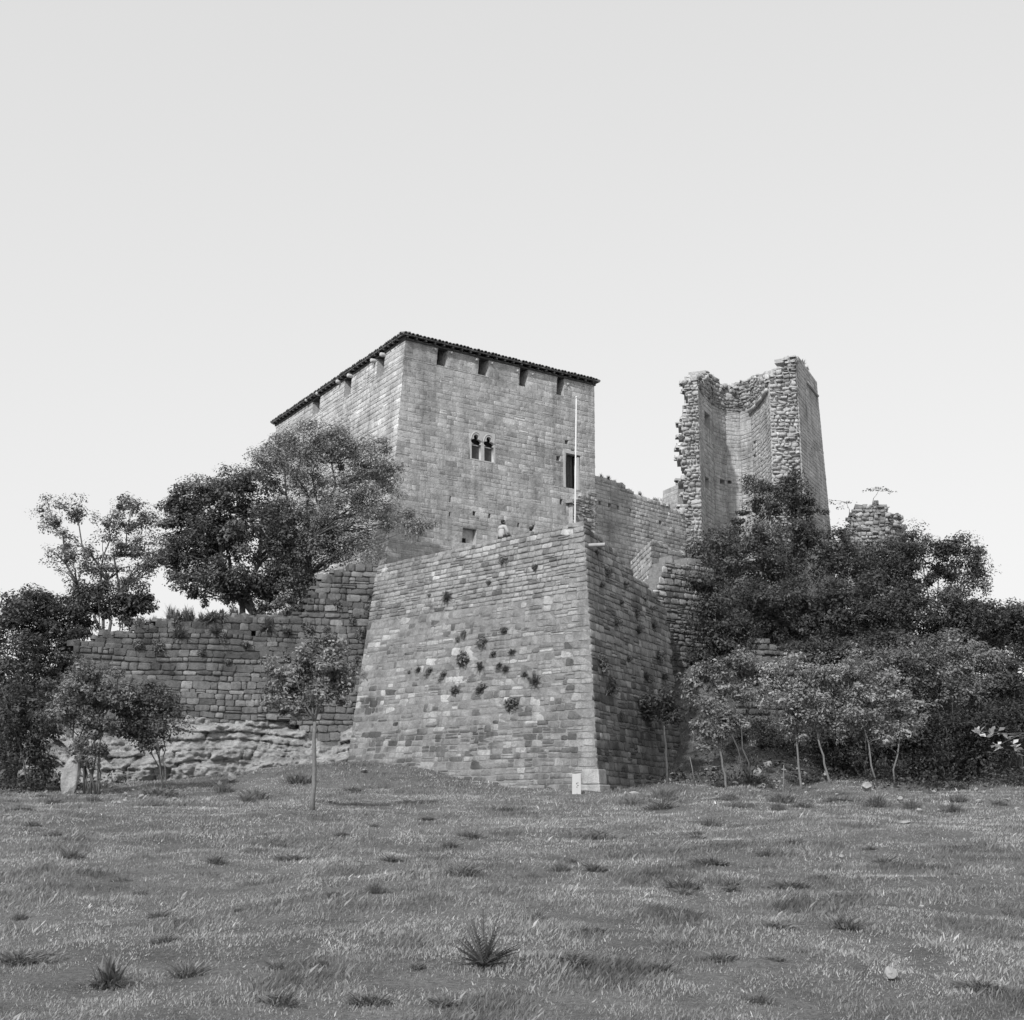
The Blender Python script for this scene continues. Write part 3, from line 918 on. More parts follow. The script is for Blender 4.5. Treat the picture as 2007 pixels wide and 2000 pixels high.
# ================================================================== ROCK OUTCROP under the curtain wall
def outcrop():
    rr = np.random.default_rng(12)
    xs = np.linspace(-22.0, -6.4, 300); zs = np.linspace(2.4, 9.6, 170)
    XX, ZZ = np.meshgrid(xs, zs)
    face_y = np.interp(XX, [lf.bl[0], lf.br[0]], [lf.bl[1], lf.br[1]]) + .07 * (ZZ - 3.6)
    edgef = np.clip((XX + 22.0) / 4, 0, 1) * np.clip((-6.2 - XX) / 1.5, 0, 1)
    zw = ZZ + (fbm(XX * .22, ZZ * .2 + 7, 3) - .5) * 1.6 + .04 * (XX + 14) + (fbm(XX * 1.4, ZZ * 1.4 + 70, 3) - .5) * .22
    beds = np.cumsum(np.concatenate([[0.5], rr.uniform(.16, .75, 40)]))
    bi = np.clip(np.searchsorted(beds, zw.ravel()).reshape(zw.shape), 1, len(beds) - 1)
    b0, b1 = beds[bi - 1], beds[bi]
    t = (zw - b0) / (b1 - b0)
    out = np.zeros_like(XX); crack = np.zeros_like(XX)
    for k in range(1, len(beds)):
        m = bi == k
        if not m.any(): continue
        w = np.cumsum(rr.uniform(.5, 2.6, 40)) - 24
        xw = XX[m] + (fbm(XX[m] * 1.5, ZZ[m] * 1.5 + k, 2) - .5) * .5
        wi = np.clip(np.searchsorted(w, xw), 1, len(w) - 1)
        off = rr.normal(0, .14, 41)
        out[m] = off[wi] + (vnoise(XX[m] * .5 + k * 7.7, XX[m] * 0 + k) - .5) * .5
        d = np.minimum(np.abs(xw - w[wi - 1]), np.abs(w[wi] - xw)); crack[m] = np.clip(1 - d / .10, 0, 1) * rr.choice([.3, 1.0])
    rim = np.clip(1 - np.minimum(t, 1 - t) * (b1 - b0) / .07, 0, 1)
    top = 7.6 + 1.0 * (fbm(XX * .35 + 50, XX * 0, 3) - .5) * 2
    body = np.clip((top - ZZ) / 1.4, -.9, 1.4)
    n = fbm(XX * .5 + 3, ZZ * .8, 5); n2 = fbm(XX * 2.3, ZZ * 2.6 + 40, 5)
    YY = face_y + .55 - body * (.9 + .8 * edgef) - (n - .5) * 1.3 - (n2 - .5) * .75 - (fbm(XX * 5.5, ZZ * 6.5 + 20, 3) - .5) * .35 - out + .10 * rim + .30 * crack - np.clip((5.4 - ZZ) / 3, 0, 1) * 1.7 * edgef
    v = np.stack([XX.ravel(), YY.ravel(), ZZ.ravel()], 1)
    w = len(xs); h = len(zs)
    i = (np.arange(h - 1)[:, None] * w + np.arange(w - 1)[None, :]).ravel()
    me = fast_mesh('rock_outcrop', v, [np.stack([i, i + 1, i + w + 1, i + w], 1)], 4)
    tag(obj('rock_outcrop', me, 'bedrock'), kind='structure')
outcrop()

# ================================================================== CURTAIN between keep and ruined tower
ca = P(1120, 930, 83.5); cb = P(1352, 1000, 93.0)
cz = P(1165, 925, 85)[2] + .6
cf = Face([ca[0], ca[1], 12.5], [cb[0], cb[1], 12.5], [cb[0], cb[1], cz], [ca[0], ca[1], cz])
cprof = prof([(1100, 935), (1165, 936), (1205, 941), (1222, 952), (1245, 968), (1268, 976), (1300, 988), (1330, 1000), (1360, 1004)])
curtain = thing('curtain_wall', 'high grey curtain wall with weedy sloping top between keep and ruined tower', 'wall', tuple(cf.bl))
W = Wall(curtain)
def tone_cur(px, py, r, q):
    b = .47 + r.normal(0, .035)
    x = r.random()
    if x < .1: b += .08
    elif x < .25: b -= .06
    return b
build_face(W, cf, cap=2, ch=(.2, .34), wl=(.3, .8), gap=.02, proud=(.005, .03), mask=lambda px, py: py > cprof(px), ragged=2.5,
           openings=[cf.rect(1173, 1178, 979, 986), cf.rect(1192, 1197, 986, 993), cf.rect(1209, 1214, 993, 999), cf.rect(1234, 1238, 1001, 1009), cf.rect(1292, 1297, 1019, 1027)],
           depth=(.5, .6), recess=.016, tone=tone_cur)
W.finish('mortar_light')

# broken masonry below the keep's door
stub = thing('broken_wall_stub', 'broken stub of masonry jutting below the keep door behind the flagpole', 'wall', tuple(X(1140, 81.5, 12.5)))
W = Wall(stub)
sa = X(1122, 81.9, 12.5); sb_ = X(1166, 83.6, 12.5)
hz = P(1150, 955, 82)[2]
sf = Face(sa, sb_, X(1170, 83.6, hz), X(1124, 81.9, hz))
sprof = prof([(1120, 985), (1130, 972), (1145, 970), (1160, 962), (1170, 958)])
build_face(W, sf, cap=1, splitp=.3, wave=.08, ch=(.18, .34), wl=(.2, .6), gap=.05, proud=(.02, .16), kind=2, mask=lambda px, py: py > sprof(px), ragged=3, depth=(.5, .3), recess=.05, tone=lambda a, b, r, q: .40 + r.normal(0, .05), tilt=.05, jit=.12)
W.finish('mortar_light')

# ================================================================== GATE JAMB (bright end) and broken wall right of the bastion
jc_t = P(1275, 1060, 76.0); jz = jc_t[2]
jl_t = PZ(1236, 1101, jz); jr_t = X(1372, 79.5, jz)
jb = 9.0
jamb = thing('gate_jamb', 'squared wall end with a bright sunlit face beside the bastion flank', 'wall', (float(jc_t[0]), float(jc_t[1]), jb))
W = Wall(jamb)
dn = lambda p: np.array([p[0], p[1], jb])
jf1 = Face(dn(jl_t), dn(jc_t), jc_t, jl_t); jf2 = Face(dn(jc_t), dn(jr_t), jr_t, jc_t)
jm = mitre(jf1, jf2)
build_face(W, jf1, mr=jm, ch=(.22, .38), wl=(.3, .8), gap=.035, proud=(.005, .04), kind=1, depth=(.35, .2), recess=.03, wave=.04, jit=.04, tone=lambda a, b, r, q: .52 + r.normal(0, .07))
jp = prof([(1270, 1058), (1300, 1066), (1330, 1085), (1380, 1100)])
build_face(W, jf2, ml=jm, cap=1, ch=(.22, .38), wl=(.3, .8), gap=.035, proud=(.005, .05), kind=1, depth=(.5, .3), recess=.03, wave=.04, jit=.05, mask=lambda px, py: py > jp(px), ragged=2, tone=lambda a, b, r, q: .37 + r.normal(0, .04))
W.finish('mortar_light')

bk_ = thing('broken_rubble_wall', 'broken rubble wall with pale ragged core, half under the shrubs', 'wall', tuple(X(1320, 73.5, 6.0)))
W = Wall(bk_)
kz = P(1320, 1088, 73.5)[2]
kf = Face(X(1266, 72.4, 6.0), X(1400, 75.6, 6.0), X(1400, 75.6, kz), X(1266, 72.4, kz))
kp = prof([(1266, 1190), (1280, 1172), (1292, 1135), (1302, 1112), (1316, 1096), (1330, 1104), (1350, 1100), (1400, 1112)])
build_face(W, kf, ch=(.2, .4), wl=(.24, .7), gap=.05, proud=(.02, .10), kind=1, cap=0, splitp=.15, wave=.04, mask=lambda px, py: py > kp(px), ragged=2, depth=(.5, .5), recess=.05,
           tone=lambda a, b, r, q: (.44 if a < 1300 + (b - 1180) * -.1 and b < 1200 else .27) + r.normal(0, .045), tilt=.03, jit=.1)
W.finish('mortar')
# low walls glimpsed between the shrubs
for nm_, lb_, (x0, x1, y0, y1, Y) in (('terrace_wall', 'short stretch of old wall glimpsed in a gap under dark shrubs', (1470, 1590, 1250, 1310, 74.5)),
                                      ('terrace_wall', 'low rubble wall glimpsed behind the light leaved saplings', (1440, 1540, 1345, 1440, 68.5))):
    a = P(x0, y1, Y); t_ = thing(nm_, lb_, 'wall', (float(a[0]), float(a[1]), float(a[2] - 1)))
    W = Wall(t_); z0 = a[2] - 1.0; z1 = P(x0, y0, Y)[2]
    f_ = Face(X(x0, Y, z0), X(x1, Y + 1.4, z0), X(x1, Y + 1.4, z1), X(x0, Y, z1))
    build_face(W, f_, ch=(.26, .42), wl=(.4, .9), gap=.05, proud=(.03, .12), kind=2, depth=(.5, .3), recess=.05, tone=lambda a, b, r, q: .2 + r.normal(0, .04), tilt=.03, jit=.06,
               mask=lambda px, py, y0=y0: py > y0 + 14 * vnoise(px * .05, px * 0))
    W.finish('mortar_dark')

# ================================================================== RUINED TOWER
rt_b = 14.0
rt_t = P(1560, 690, 92)[2]
def V2(px, Y): return X(px, Y, P(px, 880, Y)[2])[:2]
def col3(p2, z): return np.array([p2[0], p2[1], z])
A_ = V2(1334, 93.6); Bp = V2(1371, 92.6)
inner = [Bp, V2(1380, 95.0), V2(1398, 97.2), V2(1424, 98.6), V2(1452, 98.9), V2(1474, 97.9), V2(1490, 96.0), V2(1503, 94.0), V2(1512, 92.2)]
E_ = inner[-1]; F_ = V2(1567, 92.0); G_ = V2(1612, 98.6)
ruin = thing('ruined_tower', 'tall ruined tower split open, showing its curved inner wall and ragged edges', 'tower', (float(E_[0]), float(E_[1]), rt_b))
W = Wall(ruin)
rprof = prof([(1320, 800), (1340, 765), (1347, 755), (1356, 741), (1372, 738), (1395, 733), (1408, 736), (1413, 752), (1424, 760), (1440, 755), (1450, 742), (1470, 738), (1490, 735), (1500, 737), (1512, 738)])
def tone_in(px, py, r, q):
    b = .53 + r.normal(0, .035)
    if r.random() < .12: b -= .05
    if r.random() < .05: b += .07
    return b
def tone_rub(px, py, r, q): return np.clip(.40 + r.normal(0, .07), .16, .55)
IF = [Face(col3(a, rt_b), col3(b, rt_b), col3(b, rt_t), col3(a, rt_t)) for a, b in zip(inner[:-1], inner[1:])]
for i in range(len(inner) - 1):
    a, b = inner[i], inner[i + 1]
    mit = dict(ml=mitre(IF[i - 1], IF[i]) if i else None, mr=mitre(IF[i], IF[i + 1]) if i < len(IF) - 1 else None)
    dd = (.3, .05) if i == 0 else (.4, .9)
    f_ = Face(col3(a, rt_b), col3(b, rt_b), col3(b, rt_t), col3(a, rt_t))
    zz2 = P((1380 + 1500) / 2, 792, 97)[2]
    ops = []
    if i == 1: ops = [f_.rect(1381, 1392, 810, 838), f_.rect(1381, 1390, 936, 958)]
    if i == 5: ops = [f_.rect(1476, 1481, 888, 895), f_.rect(1476, 1481, 867, 872)]
    if i in (2, 3): ops = [f_.rect(*( (1411, 1421, 938, 945) if i == 2 else (1426, 1434, 944, 951)))]
    build_face(W, f_, ch=(.22, .36), wl=(.25, .75), gap=.024, proud=(.003, .03), wave=.05, splitp=.12, jit=.03, openings=ops, depth=dd, recess=.02, tone=tone_in, ztop=zz2, **mit)
    build_face(W, f_, ch=(.2, .34), wl=(.25, .6), gap=.05, proud=(.02, .2), kind=2, mask=lambda px, py: py > rprof(px) + 16 * (fbm(px * .16, px * 0 + 3, 2) - .55), ragged=3, depth=dd, recess=.04, tone=tone_rub, zbot=zz2, tilt=.12, jit=.2, cap=2, splitp=.3, wave=.08, **mit)
# ragged end of the wall, sunlit
ledge_x = lambda py: np.interp(py, [740, 760, 790, 830, 870, 910, 950, 1000, 1080], [1356, 1346, 1344, 1336, 1334, 1337, 1334, 1336, 1338])
e0 = V2(1326, 92.8)
f_ = Face(col3(e0, rt_b), col3(Bp, rt_b), col3(Bp, rt_t), col3(e0, rt_t))
build_face(W, f_, ch=(.16, .34), wl=(.18, .5), cap=2, splitp=.35, wave=.10, gap=.05, proud=(.02, .30), kind=2, mask=lambda px, py: (py > rprof(px) + 14 * (fbm(px * .2, px * 0 + 5, 2) - .5)) & (px > ledge_x(py) + 12 * (fbm(py * .05, py * 0 + 2, 3) - .5)), ragged=5, depth=(.5, 1.4), recess=.05, tone=lambda a, b, r, q: np.clip(.46 + r.normal(0, .07), .2, .6), tilt=.16, jit=.25)
# ragged end towards us
eprof = prof([(1500, 740), (1520, 735), (1522, 724), (1535, 715), (1553, 706), (1563, 702), (1572, 706), (1580, 716)])
f_ = Face(col3(E_, rt_b), col3(F_, rt_b), col3(F_, rt_t), col3(E_, rt_t))
Fb = col3(F_ + np.array([.25, -.1]), rt_b); Gb = col3(V2(1632, 98.2), rt_b)
Ft = col3(F_, rt_t); Gt = col3(V2(1607, 98.8), rt_t)
ff = Face(Fb, Gb, Gt, Ft)
build_face(W, f_, ch=(.18, .36), wl=(.18, .6), cap=2, splitp=.35, wave=.10, gap=.06, proud=(.02, .34), kind=2, mask=lambda px, py: py > eprof(px) + 14 * (fbm(px * .2, px * 0 + 9, 2) - .5), ragged=3, depth=(.7, .8), recess=.06, tone=lambda a, b, r, q: np.clip(.44 + r.normal(0, .07), .18, .58), tilt=.16, jit=.25, mr=mitre(f_, ff))
gprof = prof([(1560, 703), (1568, 702), (1576, 706), (1583, 716), (1586, 724), (1592, 722), (1602, 722), (1610, 727), (1640, 728)])
build_face(W, ff, ch=(.24, .34), wl=(.35, .8), gap=.022, proud=(.003, .02), mask=lambda px, py: py > gprof(px), ragged=1, cap=2, depth=(.6, .9), recess=.014, tone=lambda a, b, r, q: .52 + r.normal(0, .035), ml=mitre(f_, ff))
W.finish('mortar_light')
# string courses
b = MB()
for i in (5, 6, 7):
    a2, b2 = inner[i], inner[i + 1]
    z = P(1512, 762, 92.2)[2]
    e = unit(np.append(b2 - a2, 0)); n = unit(np.cross(e, [0, 0, 1]))
    p0 = col3(a2, z) + n * .12; p1 = col3(b2, z) + n * .12
    if i == 7: p1 = p1 - e * .3
    b.tube([p0, p1], .14, 8)
part('string_course', b.mesh('string_course', True), 'dressed_stone', ruin)
b = MB(); uu, zz3 = ff.uz(1609, 776); p1 = ff.at(uu, zz3) - ff.back * .06; p0 = ff.at(uu - 3.6, zz3) - ff.back * .06
b.tube([p0, p1], .11, 6); part('string_course', b.mesh('string_course', True), 'dressed_stone', ruin)
# pale stump of wall behind the ruin's lower edge
pst = thing('pale_wall_stump', 'small pale wall stump at the foot of the ruined tower, where the curtain top ends', 'wall', tuple(X(1318, 95, 14.0)))
W = Wall(pst)
z0, z1 = 15.0, P(1325, 945, 95.5)[2]
f_ = Face(X(1299, 97.0, z0), X(1328, 95.0, z0), X(1328, 95.0, z1), X(1299, 97.0, z1))
pp = prof([(1299, 965), (1312, 958), (1328, 944)])
build_face(W, f_, ch=(.24, .34), wl=(.35, .8), gap=.02, proud=(.004, .02), mask=lambda px, py: py > pp(px), depth=(.5, .4), recess=.01, tone=lambda a, b, r, q: .5 + r.normal(0, .03))
W.finish('mortar_light')

# isolated lump of ruin
lump = thing('ruin_stub', 'lone rounded lump of rubble masonry standing above the shrubs', 'ruin', tuple(X(1710, 96, 14.0)))
W = Wall(lump)
lz = P(1715, 980, 96)[2]
lx = [(1640, 97.6), (1668, 95.6), (1735, 95.2), (1790, 97.4)]
lp = prof([(1640, 1075), (1650, 1048), (1660, 1022), (1676, 1002), (1694, 990), (1715, 985), (1738, 994), (1752, 1008), (1766, 1012), (1772, 1036), (1780, 1072)])
for (a, ya), (b_, yb) in zip(lx[:-1], lx[1:]):
    f_ = Face(X(a, ya, 13.0), X(b_, yb, 13.0), X(b_, yb + .8, lz), X(a, ya + .8, lz))
    build_face(W, f_, ch=(.16, .36), wl=(.18, .6), cap=2, splitp=.35, wave=.12, gap=.05, proud=(.02, .3), kind=2, mask=lambda px, py: py > lp(px), ragged=3, depth=(.8, 1.2), recess=.05, tone=lambda a, b, r, q: np.clip(.34 + r.normal(0, .08), .12, .55), tilt=.2, jit=.3)
W.finish('mortar')

# ================================================================== FOLIAGE
def leaf_verts(c, size, r, upb=.5, wid=.5, fold=.25, out=None):
    n = len(c)
    nrm = r.normal(0, 1, (n, 3)) * (1 if out is None else .55)
    nrm[:, 2] = np.abs(nrm[:, 2]) + upb
    if out is not None: nrm += out * 1.1
    nrm /= np.linalg.norm(nrm, axis=1)[:, None]
    t = np.cross(nrm, r.normal(0, 1, (n, 3))); t /= np.linalg.norm(t, axis=1)[:, None]
    b = np.cross(nrm, t)
    s = size[:, None]
    v = np.stack([c - t * s, c + b * s * wid + nrm * s * fold * .3, c + t * s - nrm * s * fold, c - b * s * wid + nrm * s * fold * .3], 1)
    return v.reshape(-1, 3)

def leaf_mesh(name, c, size, tone, r, mat, **kw):
    v = leaf_verts(c, size, r, **kw)
    i = np.arange(len(c) * 4).reshape(-1, 4)
    me = fast_mesh(name, v, [i], 4, np.repeat(tone, 4))
    me.materials.append(M[mat])
    return me

def wander(a, b, k, amp, r):
    a = np.asarray(a, float); b = np.asarray(b, float)
    t = np.linspace(0, 1, k + 1)[:, None]
    p = a + (b - a) * t
    L = np.linalg.norm(b - a)
    o = r.normal(0, amp * L, (k + 1, 3)); o[0] = 0; o[-1] = 0
    p = p + o * np.sin(np.pi * t) 
    p[:, 2] += np.sin(np.pi * t[:, 0]) * L * .06
    return p

TREES = []
def tree(name, label, base, Y, blobs, ncl, nleaf, leaf=.09, crad=.42, mat='leaf', tone=1.0, stems=1, r0=.12, seed=0, group=None, cat='shrub', bark='bark', tw=.4, shell=.42, deep=.95,
         basejit=.15, under=.35, flat=.7, fork=None, zbase=None):
    r = np.random.default_rng(1000 + seed)
    ncl = int(ncl * (.95 if cat == 'tree' else .78)); nleaf = nleaf * 1.15; leaf = leaf * .84
    bx, by = base if not isinstance(base[0], (list, tuple)) else base[0]
    # stand on the ground: x from the pixel, distance Y
    x0 = P(bx, by, Y)[0]
    gz = float(H(x0, Y))
    zg = gz if zbase is None else zbase
    root = thing(name, label, cat, (float(x0), float(Y), float(zg)), group)
    s = mpp(Y)
    bl = []
    for q in blobs:
        px, py, rx, ry = q[:4]; dy = q[4] if len(q) > 4 else 0
        bl.append((P(px, py, Y + dy), rx * s, ry * s))
    w = np.array([a * b for _, a, b in bl]); w /= w.sum()
    C = []
    for (c, a, b), wi in zip(bl, w):
        n = max(7 if cat == 'tree' else 4, int(round(ncl * wi)))
        k = 0
        while k < n:
            d = r.normal(0, 1, 3); d /= np.linalg.norm(d)
            if d[2] < -.25 and r.random() < under: continue
            rad = r.random() ** shell
            rad *= .82 + .36 * r.random()
            C.append(c + d * rad * np.array([a, a * deep, b])); k += 1
    C = np.array(C)
    cnt = np.maximum(3, (nleaf * r.uniform(.35, 1.6, len(C))).astype(int))
    cs = crad * r.uniform(.6, 1.35, len(C))
    idx = np.repeat(np.arange(len(C)), cnt)
    dv = r.normal(0, 1, (len(idx), 3)); dv /= np.linalg.norm(dv, axis=1)[:, None]
    lop = r.uniform(.6, 1.5, (len(C), 3)); lop[:, 2] *= flat
    pos = C[idx] + dv * (r.random(len(idx)) ** .42)[:, None] * (cs[idx][:, None] * 1.12) * lop[idx]
    sz = leaf * r.uniform(.7, 1.3, len(C))[idx] * r.uniform(.5, 1.35, len(idx))
    ct = r.uniform(.62, 1.4, len(C))
    tn = tone * ct[idx] * r.uniform(.6, 1.4, len(idx))
    od = pos - C[idx]; od /= np.linalg.norm(od, axis=1)[:, None] + 1e-6
    me = leaf_mesh('crown', pos, sz, tn, r, mat, out=od)
    part('crown', me, None, root)
    mb = MB()
    stem_pts = []
    forkp = None
    if fork is not None:
        st = np.array([x0, Y, zg - .15]); forkp = P(fork[0], fork[1], Y)
        p = wander(st, forkp, 6, .012, r); p[:, 2] -= np.sin(np.pi * np.linspace(0, 1, 7)) * np.linalg.norm(forkp - st) * .06
        mb.tube(p, np.linspace(r0, r0 * .6, 7), 8); stem_pts.append((p[5:], np.linspace(r0, r0 * .6, 7)[5:]))
    for i in range(stems):
        c, a, b = bl[i % len(bl)]
        if forkp is not None: st = forkp
        elif isinstance(base[0], (list, tuple)):
            q = base[i % len(base)]; st = P(q[0], q[1], Y); st[2] = (float(H(st[0], Y)) if zbase is None else zbase) - .08
        else:
            an = 2 * math.pi * i / stems + r.random()
            st = np.array([x0 + basejit * math.cos(an) * (stems > 1), Y + basejit * math.sin(an) * (stems > 1), zg - .15])
        en = c + r.normal(0, .25, 3) * np.array([a, a, b * .5]) + np.array([0, 0, b * .35])
        p = wander(st, en, 7, .035, r)
        rr = np.linspace(r0 * (.55 if forkp is not None else 1), .02, 8) * (1 if stems == 1 else .75)
        mb.tube(p, rr, 7); stem_pts.append((p[2:], rr[2:]))
    SPT = np.concatenate([a for a, _ in stem_pts]); SR = np.concatenate([b for _, b in stem_pts])
    for j in r.permutation(len(C))[:int(len(C) * tw)]:
        d = np.linalg.norm((SPT - C[j]) * [1, 1, 1.0], axis=1) + np.where(SPT[:, 2] > C[j][2], 2.0, 0)
        k = int(np.argmin(d))
        ra = min(SR[k] * .6, .05)
        mb.tube(wander(SPT[k], C[j], 4, .07, r), np.linspace(max(ra, .018), .008, 5), 4, False)
    part('trunk', mb.mesh('trunk', True), bark, root)
    TREES.append(root)
    return root

# --- trees on the terrace behind the rubble wall
tree('feathery_tree', 'tall feathery tree with pale fine leaves reaching across the keep', (588, 1212), 71.4,
     [(610, 865, 75, 55), (690, 885, 80, 60), (640, 930, 130, 75), (560, 900, 70, 60), (740, 950, 48, 70, -1.0), (700, 1005, 80, 45, -.8), (770, 1020, 55, 26, -1.6), (805, 1034, 36, 18, -1.8), (725, 1085, 40, 26, -1.2), (600, 1020, 95, 65), (560, 1100, 60, 45), (690, 1075, 55, 25), (505, 935, 40, 45), (610, 1100, 70, 40), (640, 1060, 80, 40), (560, 1150, 50, 35)],
     500, 115, .075, .52, 'leaf_light', .92, 4, .20, 1, cat='tree', tw=.6, deep=.6, zbase=zz)
tree('dark_tree', 'broad dark round tree on the wall top, left of the feathery tree', ((478, 1210), (505, 1212), (530, 1212)), 70.8,
     [(410, 985, 75, 55), (480, 960, 70, 50), (380, 1060, 70, 60), (455, 1050, 95, 70), (540, 1050, 60, 80), (400, 1130, 70, 40), (470, 1135, 70, 35), (350, 1010, 35, 45), (540, 1140, 45, 45), (435, 1165, 55, 22), (505, 1165, 50, 28), (340, 1090, 40, 40)],
     430, 110, .10, .52, 'leaf', .70, 3, .24, 2, cat='tree', tw=.6, zbase=zz)
tree('airy_tree', 'thin airy tree with forked branches against the sky', ((196, 1200), (215, 1200)), 76,
     [(95, 990, 34, 22), (150, 1000, 26, 24), (255, 1000, 40, 38), (215, 1030, 40, 35), (290, 1020, 28, 38), (130, 1070, 42, 36), (255, 1080, 55, 45), (180, 1110, 60, 40), (300, 1100, 40, 40), (90, 1030, 30, 14)],
     190, 62, .085, .44, 'leaf', .9, 4, .15, 3, cat='tree', tw=.9, zbase=zz - 1.4)
tree('terrace_shrub', 'low dark shrub at the foot of the feathery tree on the wall top', (570, 1225), 69.9, [(545, 1195, 55, 28), (610, 1170, 45, 45), (520, 1215, 50, 18), (575, 1225, 45, 22, -.6)], 60, 110, .09, .4, 'leaf_dark', 1.0, 4, .05, 4, zbase=zz)
# --- dark mass on the far left
L_shrubs = [
    ('large dark shrub below the airy tree at the wall end', (215, 1290), 68.5, [(215, 1165, 70, 50), (255, 1195, 40, 45), (170, 1190, 60, 50)], 90, 5),
    ('big dark bush under the airy tree, spreading to the photo edge', (95, 1330), 67.5, [(90, 1200, 80, 60), (45, 1215, 60, 60), (120, 1270, 90, 60)], 130, 6),
    ('dark bush against the edge below the biggest one', (40, 1400), 65.0, [(40, 1300, 70, 60), (-20, 1260, 60, 70), (100, 1320, 60, 40)], 100, 7),
]
for lb, bs, Y, bl, n, sd in L_shrubs:
    tree('dark_shrub', lb, bs, Y, bl, n, 125, .10, .52, 'leaf_dark', 1.15, 5, .08, sd, group='dark shrubs at the wall end')
tree('corner_shrub', 'dark shrub at the meadow edge, beside the standing boulder', (70, 1572), 58.0, [(40, 1440, 60, 70), (85, 1430, 45, 60), (20, 1380, 50, 50), (60, 1510, 50, 45)], 110, 100, .085, .42, 'leaf_dark', 1.1, 6, .05, 8)
tree('multi_stem_shrub', 'leafy shrub with a sheaf of upright stems beside the boulder', ((165, 1560), (178, 1562), (188, 1560), (172, 1563), (195, 1556)), 56.5,
     [(140, 1345, 45, 40), (195, 1335, 50, 40), (170, 1375, 65, 45), (225, 1375, 35, 40), (180, 1430, 45, 45), (175, 1475, 35, 30), (130, 1400, 30, 30)], 180, 85, .085,   .36, 'leaf', 1.25, 8, .06, 9, tw=.5)
tree('leaning_shrub', 'leaning dark shrub with thin bent stems by the rubble wall', ((325, 1545), (318, 1548), (335, 1540)), 57.5, [(270, 1375, 45, 35), (310, 1375, 40, 40), (255, 1420, 35, 30), (330, 1420, 30, 25), (290, 1440, 35, 30)], 125, 75, .08, .36, 'leaf_dark', 1.6, 5, .045, 10, tw=.5)
# --- young tree in the meadow
tree('young_tree', 'young tree with slim pale trunk standing alone before the bastion', (613, 1594), 45.5,
     [(560, 1315, 45, 35), (620, 1290, 55, 35), (660, 1310, 40, 40), (600, 1345, 70, 35), (550, 1370, 35, 30), (590, 1395, 40, 18), (650, 1360, 35, 30), (640, 1265, 35, 18)],
     190, 75, .068, .24, 'leaf_light', .95, 6, .085, 11, cat='tree', bark='bark_pale', tw=.6, fork=(617, 1415))
# --- slope at the right
R_shrubs = [
    ('dark round bush growing against the ruined tower', (1530, 1040), 88.0, [(1490, 965, 45, 35), (1550, 975, 50, 40), (1580, 1000, 45, 30), (1520, 1005, 60, 30), (1550, 940, 25, 22)], 90, 'leaf_dark', 1.1, 20),
    ('broad shrub at the tower foot spreading over the broken rubble wall', (1420, 1180), 79.0, [(1430, 1050, 60, 30), (1400, 1100, 60, 50), (1470, 1080, 70, 55), (1385, 1160, 45, 50)], 150, 'leaf', .62, 21),
    ('dense shrub below the ruined tower in the middle of the thicket', (1600, 1180), 80.5, [(1560, 1060, 80, 45), (1620, 1080, 80, 45), (1530, 1120, 70, 50), (1650, 1120, 80, 50)], 180, 'leaf', .58, 22),
    ('dark shrub in front of the lone ruin lump', (1740, 1180), 83.0, [(1700, 1090, 70, 40), (1770, 1090, 55, 45), (1750, 1140, 80, 50)], 120, 'leaf_dark', 1.25, 23),
    ('shrub with lacy crown standing against the sky beyond the thicket', (1850, 1190), 84.0, [(1800, 1065, 35, 28), (1835, 1085, 35, 35), (1885, 1075, 40, 32), (1915, 1090, 25, 25), (1860, 1125, 60, 45), (1900, 1140, 45, 40)], 120, 'leaf_dark', 1.25, 24),
    ('dark thicket shrub overhanging the saplings, below the dense shrub', (1560, 1330), 76.0, [(1500, 1180, 80, 60), (1580, 1190, 80, 60), (1560, 1240, 90, 50)], 170, 'leaf_dark', 1.2, 25),
    ('dark shrub tangled below the lone ruin lump', (1690, 1320), 77.0, [(1660, 1190, 80, 60), (1740, 1200, 70, 60), (1690, 1240, 80, 50)], 170, 'leaf_dark', 1.15, 26),
    ('dark shrub at the lower edge of the lacy one', (1850, 1330), 78.0, [(1820, 1190, 70, 50), (1890, 1200, 70, 50), (1850, 1240, 80, 45)], 150, 'leaf_dark', 1.2, 27),
    ('dark shrub where the thicket leaves the picture', (1975, 1330), 80.0, [(1970, 1210, 60, 40), (2010, 1240, 60, 60), (1950, 1260, 60, 50)], 110, 'leaf_dark', 1.2, 28),
    ('dark shrub filling the middle of the thicket above the saplings', (1640, 1370), 73.0, [(1600, 1290, 60, 40), (1660, 1290, 60, 45), (1640, 1330, 80, 35)], 120, 'leaf_dark', 1.15, 30),
    ('dark shrub of the thicket above the forked sapling', (1780, 1370), 74.0, [(1750, 1270, 60, 40), (1810, 1290, 60, 40), (1780, 1320, 70, 40)], 120, 'leaf_dark', 1.05, 31),
    ('dark distant bush closing the view behind the lacy one', (1900, 1330), 93.0, [(1860, 1225, 80, 55), (1930, 1225, 80, 50), (1900, 1280, 100, 50)], 130, 'leaf_dark', 1.0, 32),
    ('dark distant bush cut by the edge of the picture', (2000, 1330), 94.0, [(1990, 1235, 80, 55), (2040, 1260, 80, 60), (1985, 1290, 80, 45)], 110, 'leaf_dark', 1.0, 33),
    ('dark bush in the gully beside the bastion flank', (1400, 1330), 72.5, [(1385, 1150, 38, 50), (1395, 1220, 45, 45), (1380, 1275, 45, 35), (1440, 1240, 45, 50), (1430, 1290, 45, 30)], 140, 'leaf_dark', 1.3, 29),
]
for lb, bs, Y, bl, n, mt_, tn, sd in R_shrubs:
    tree('thicket_shrub', lb, bs, Y, bl, n, 120, .10, .55, mt_, tn, 5, .09, sd, group='shrubs of the thicket on the slope')
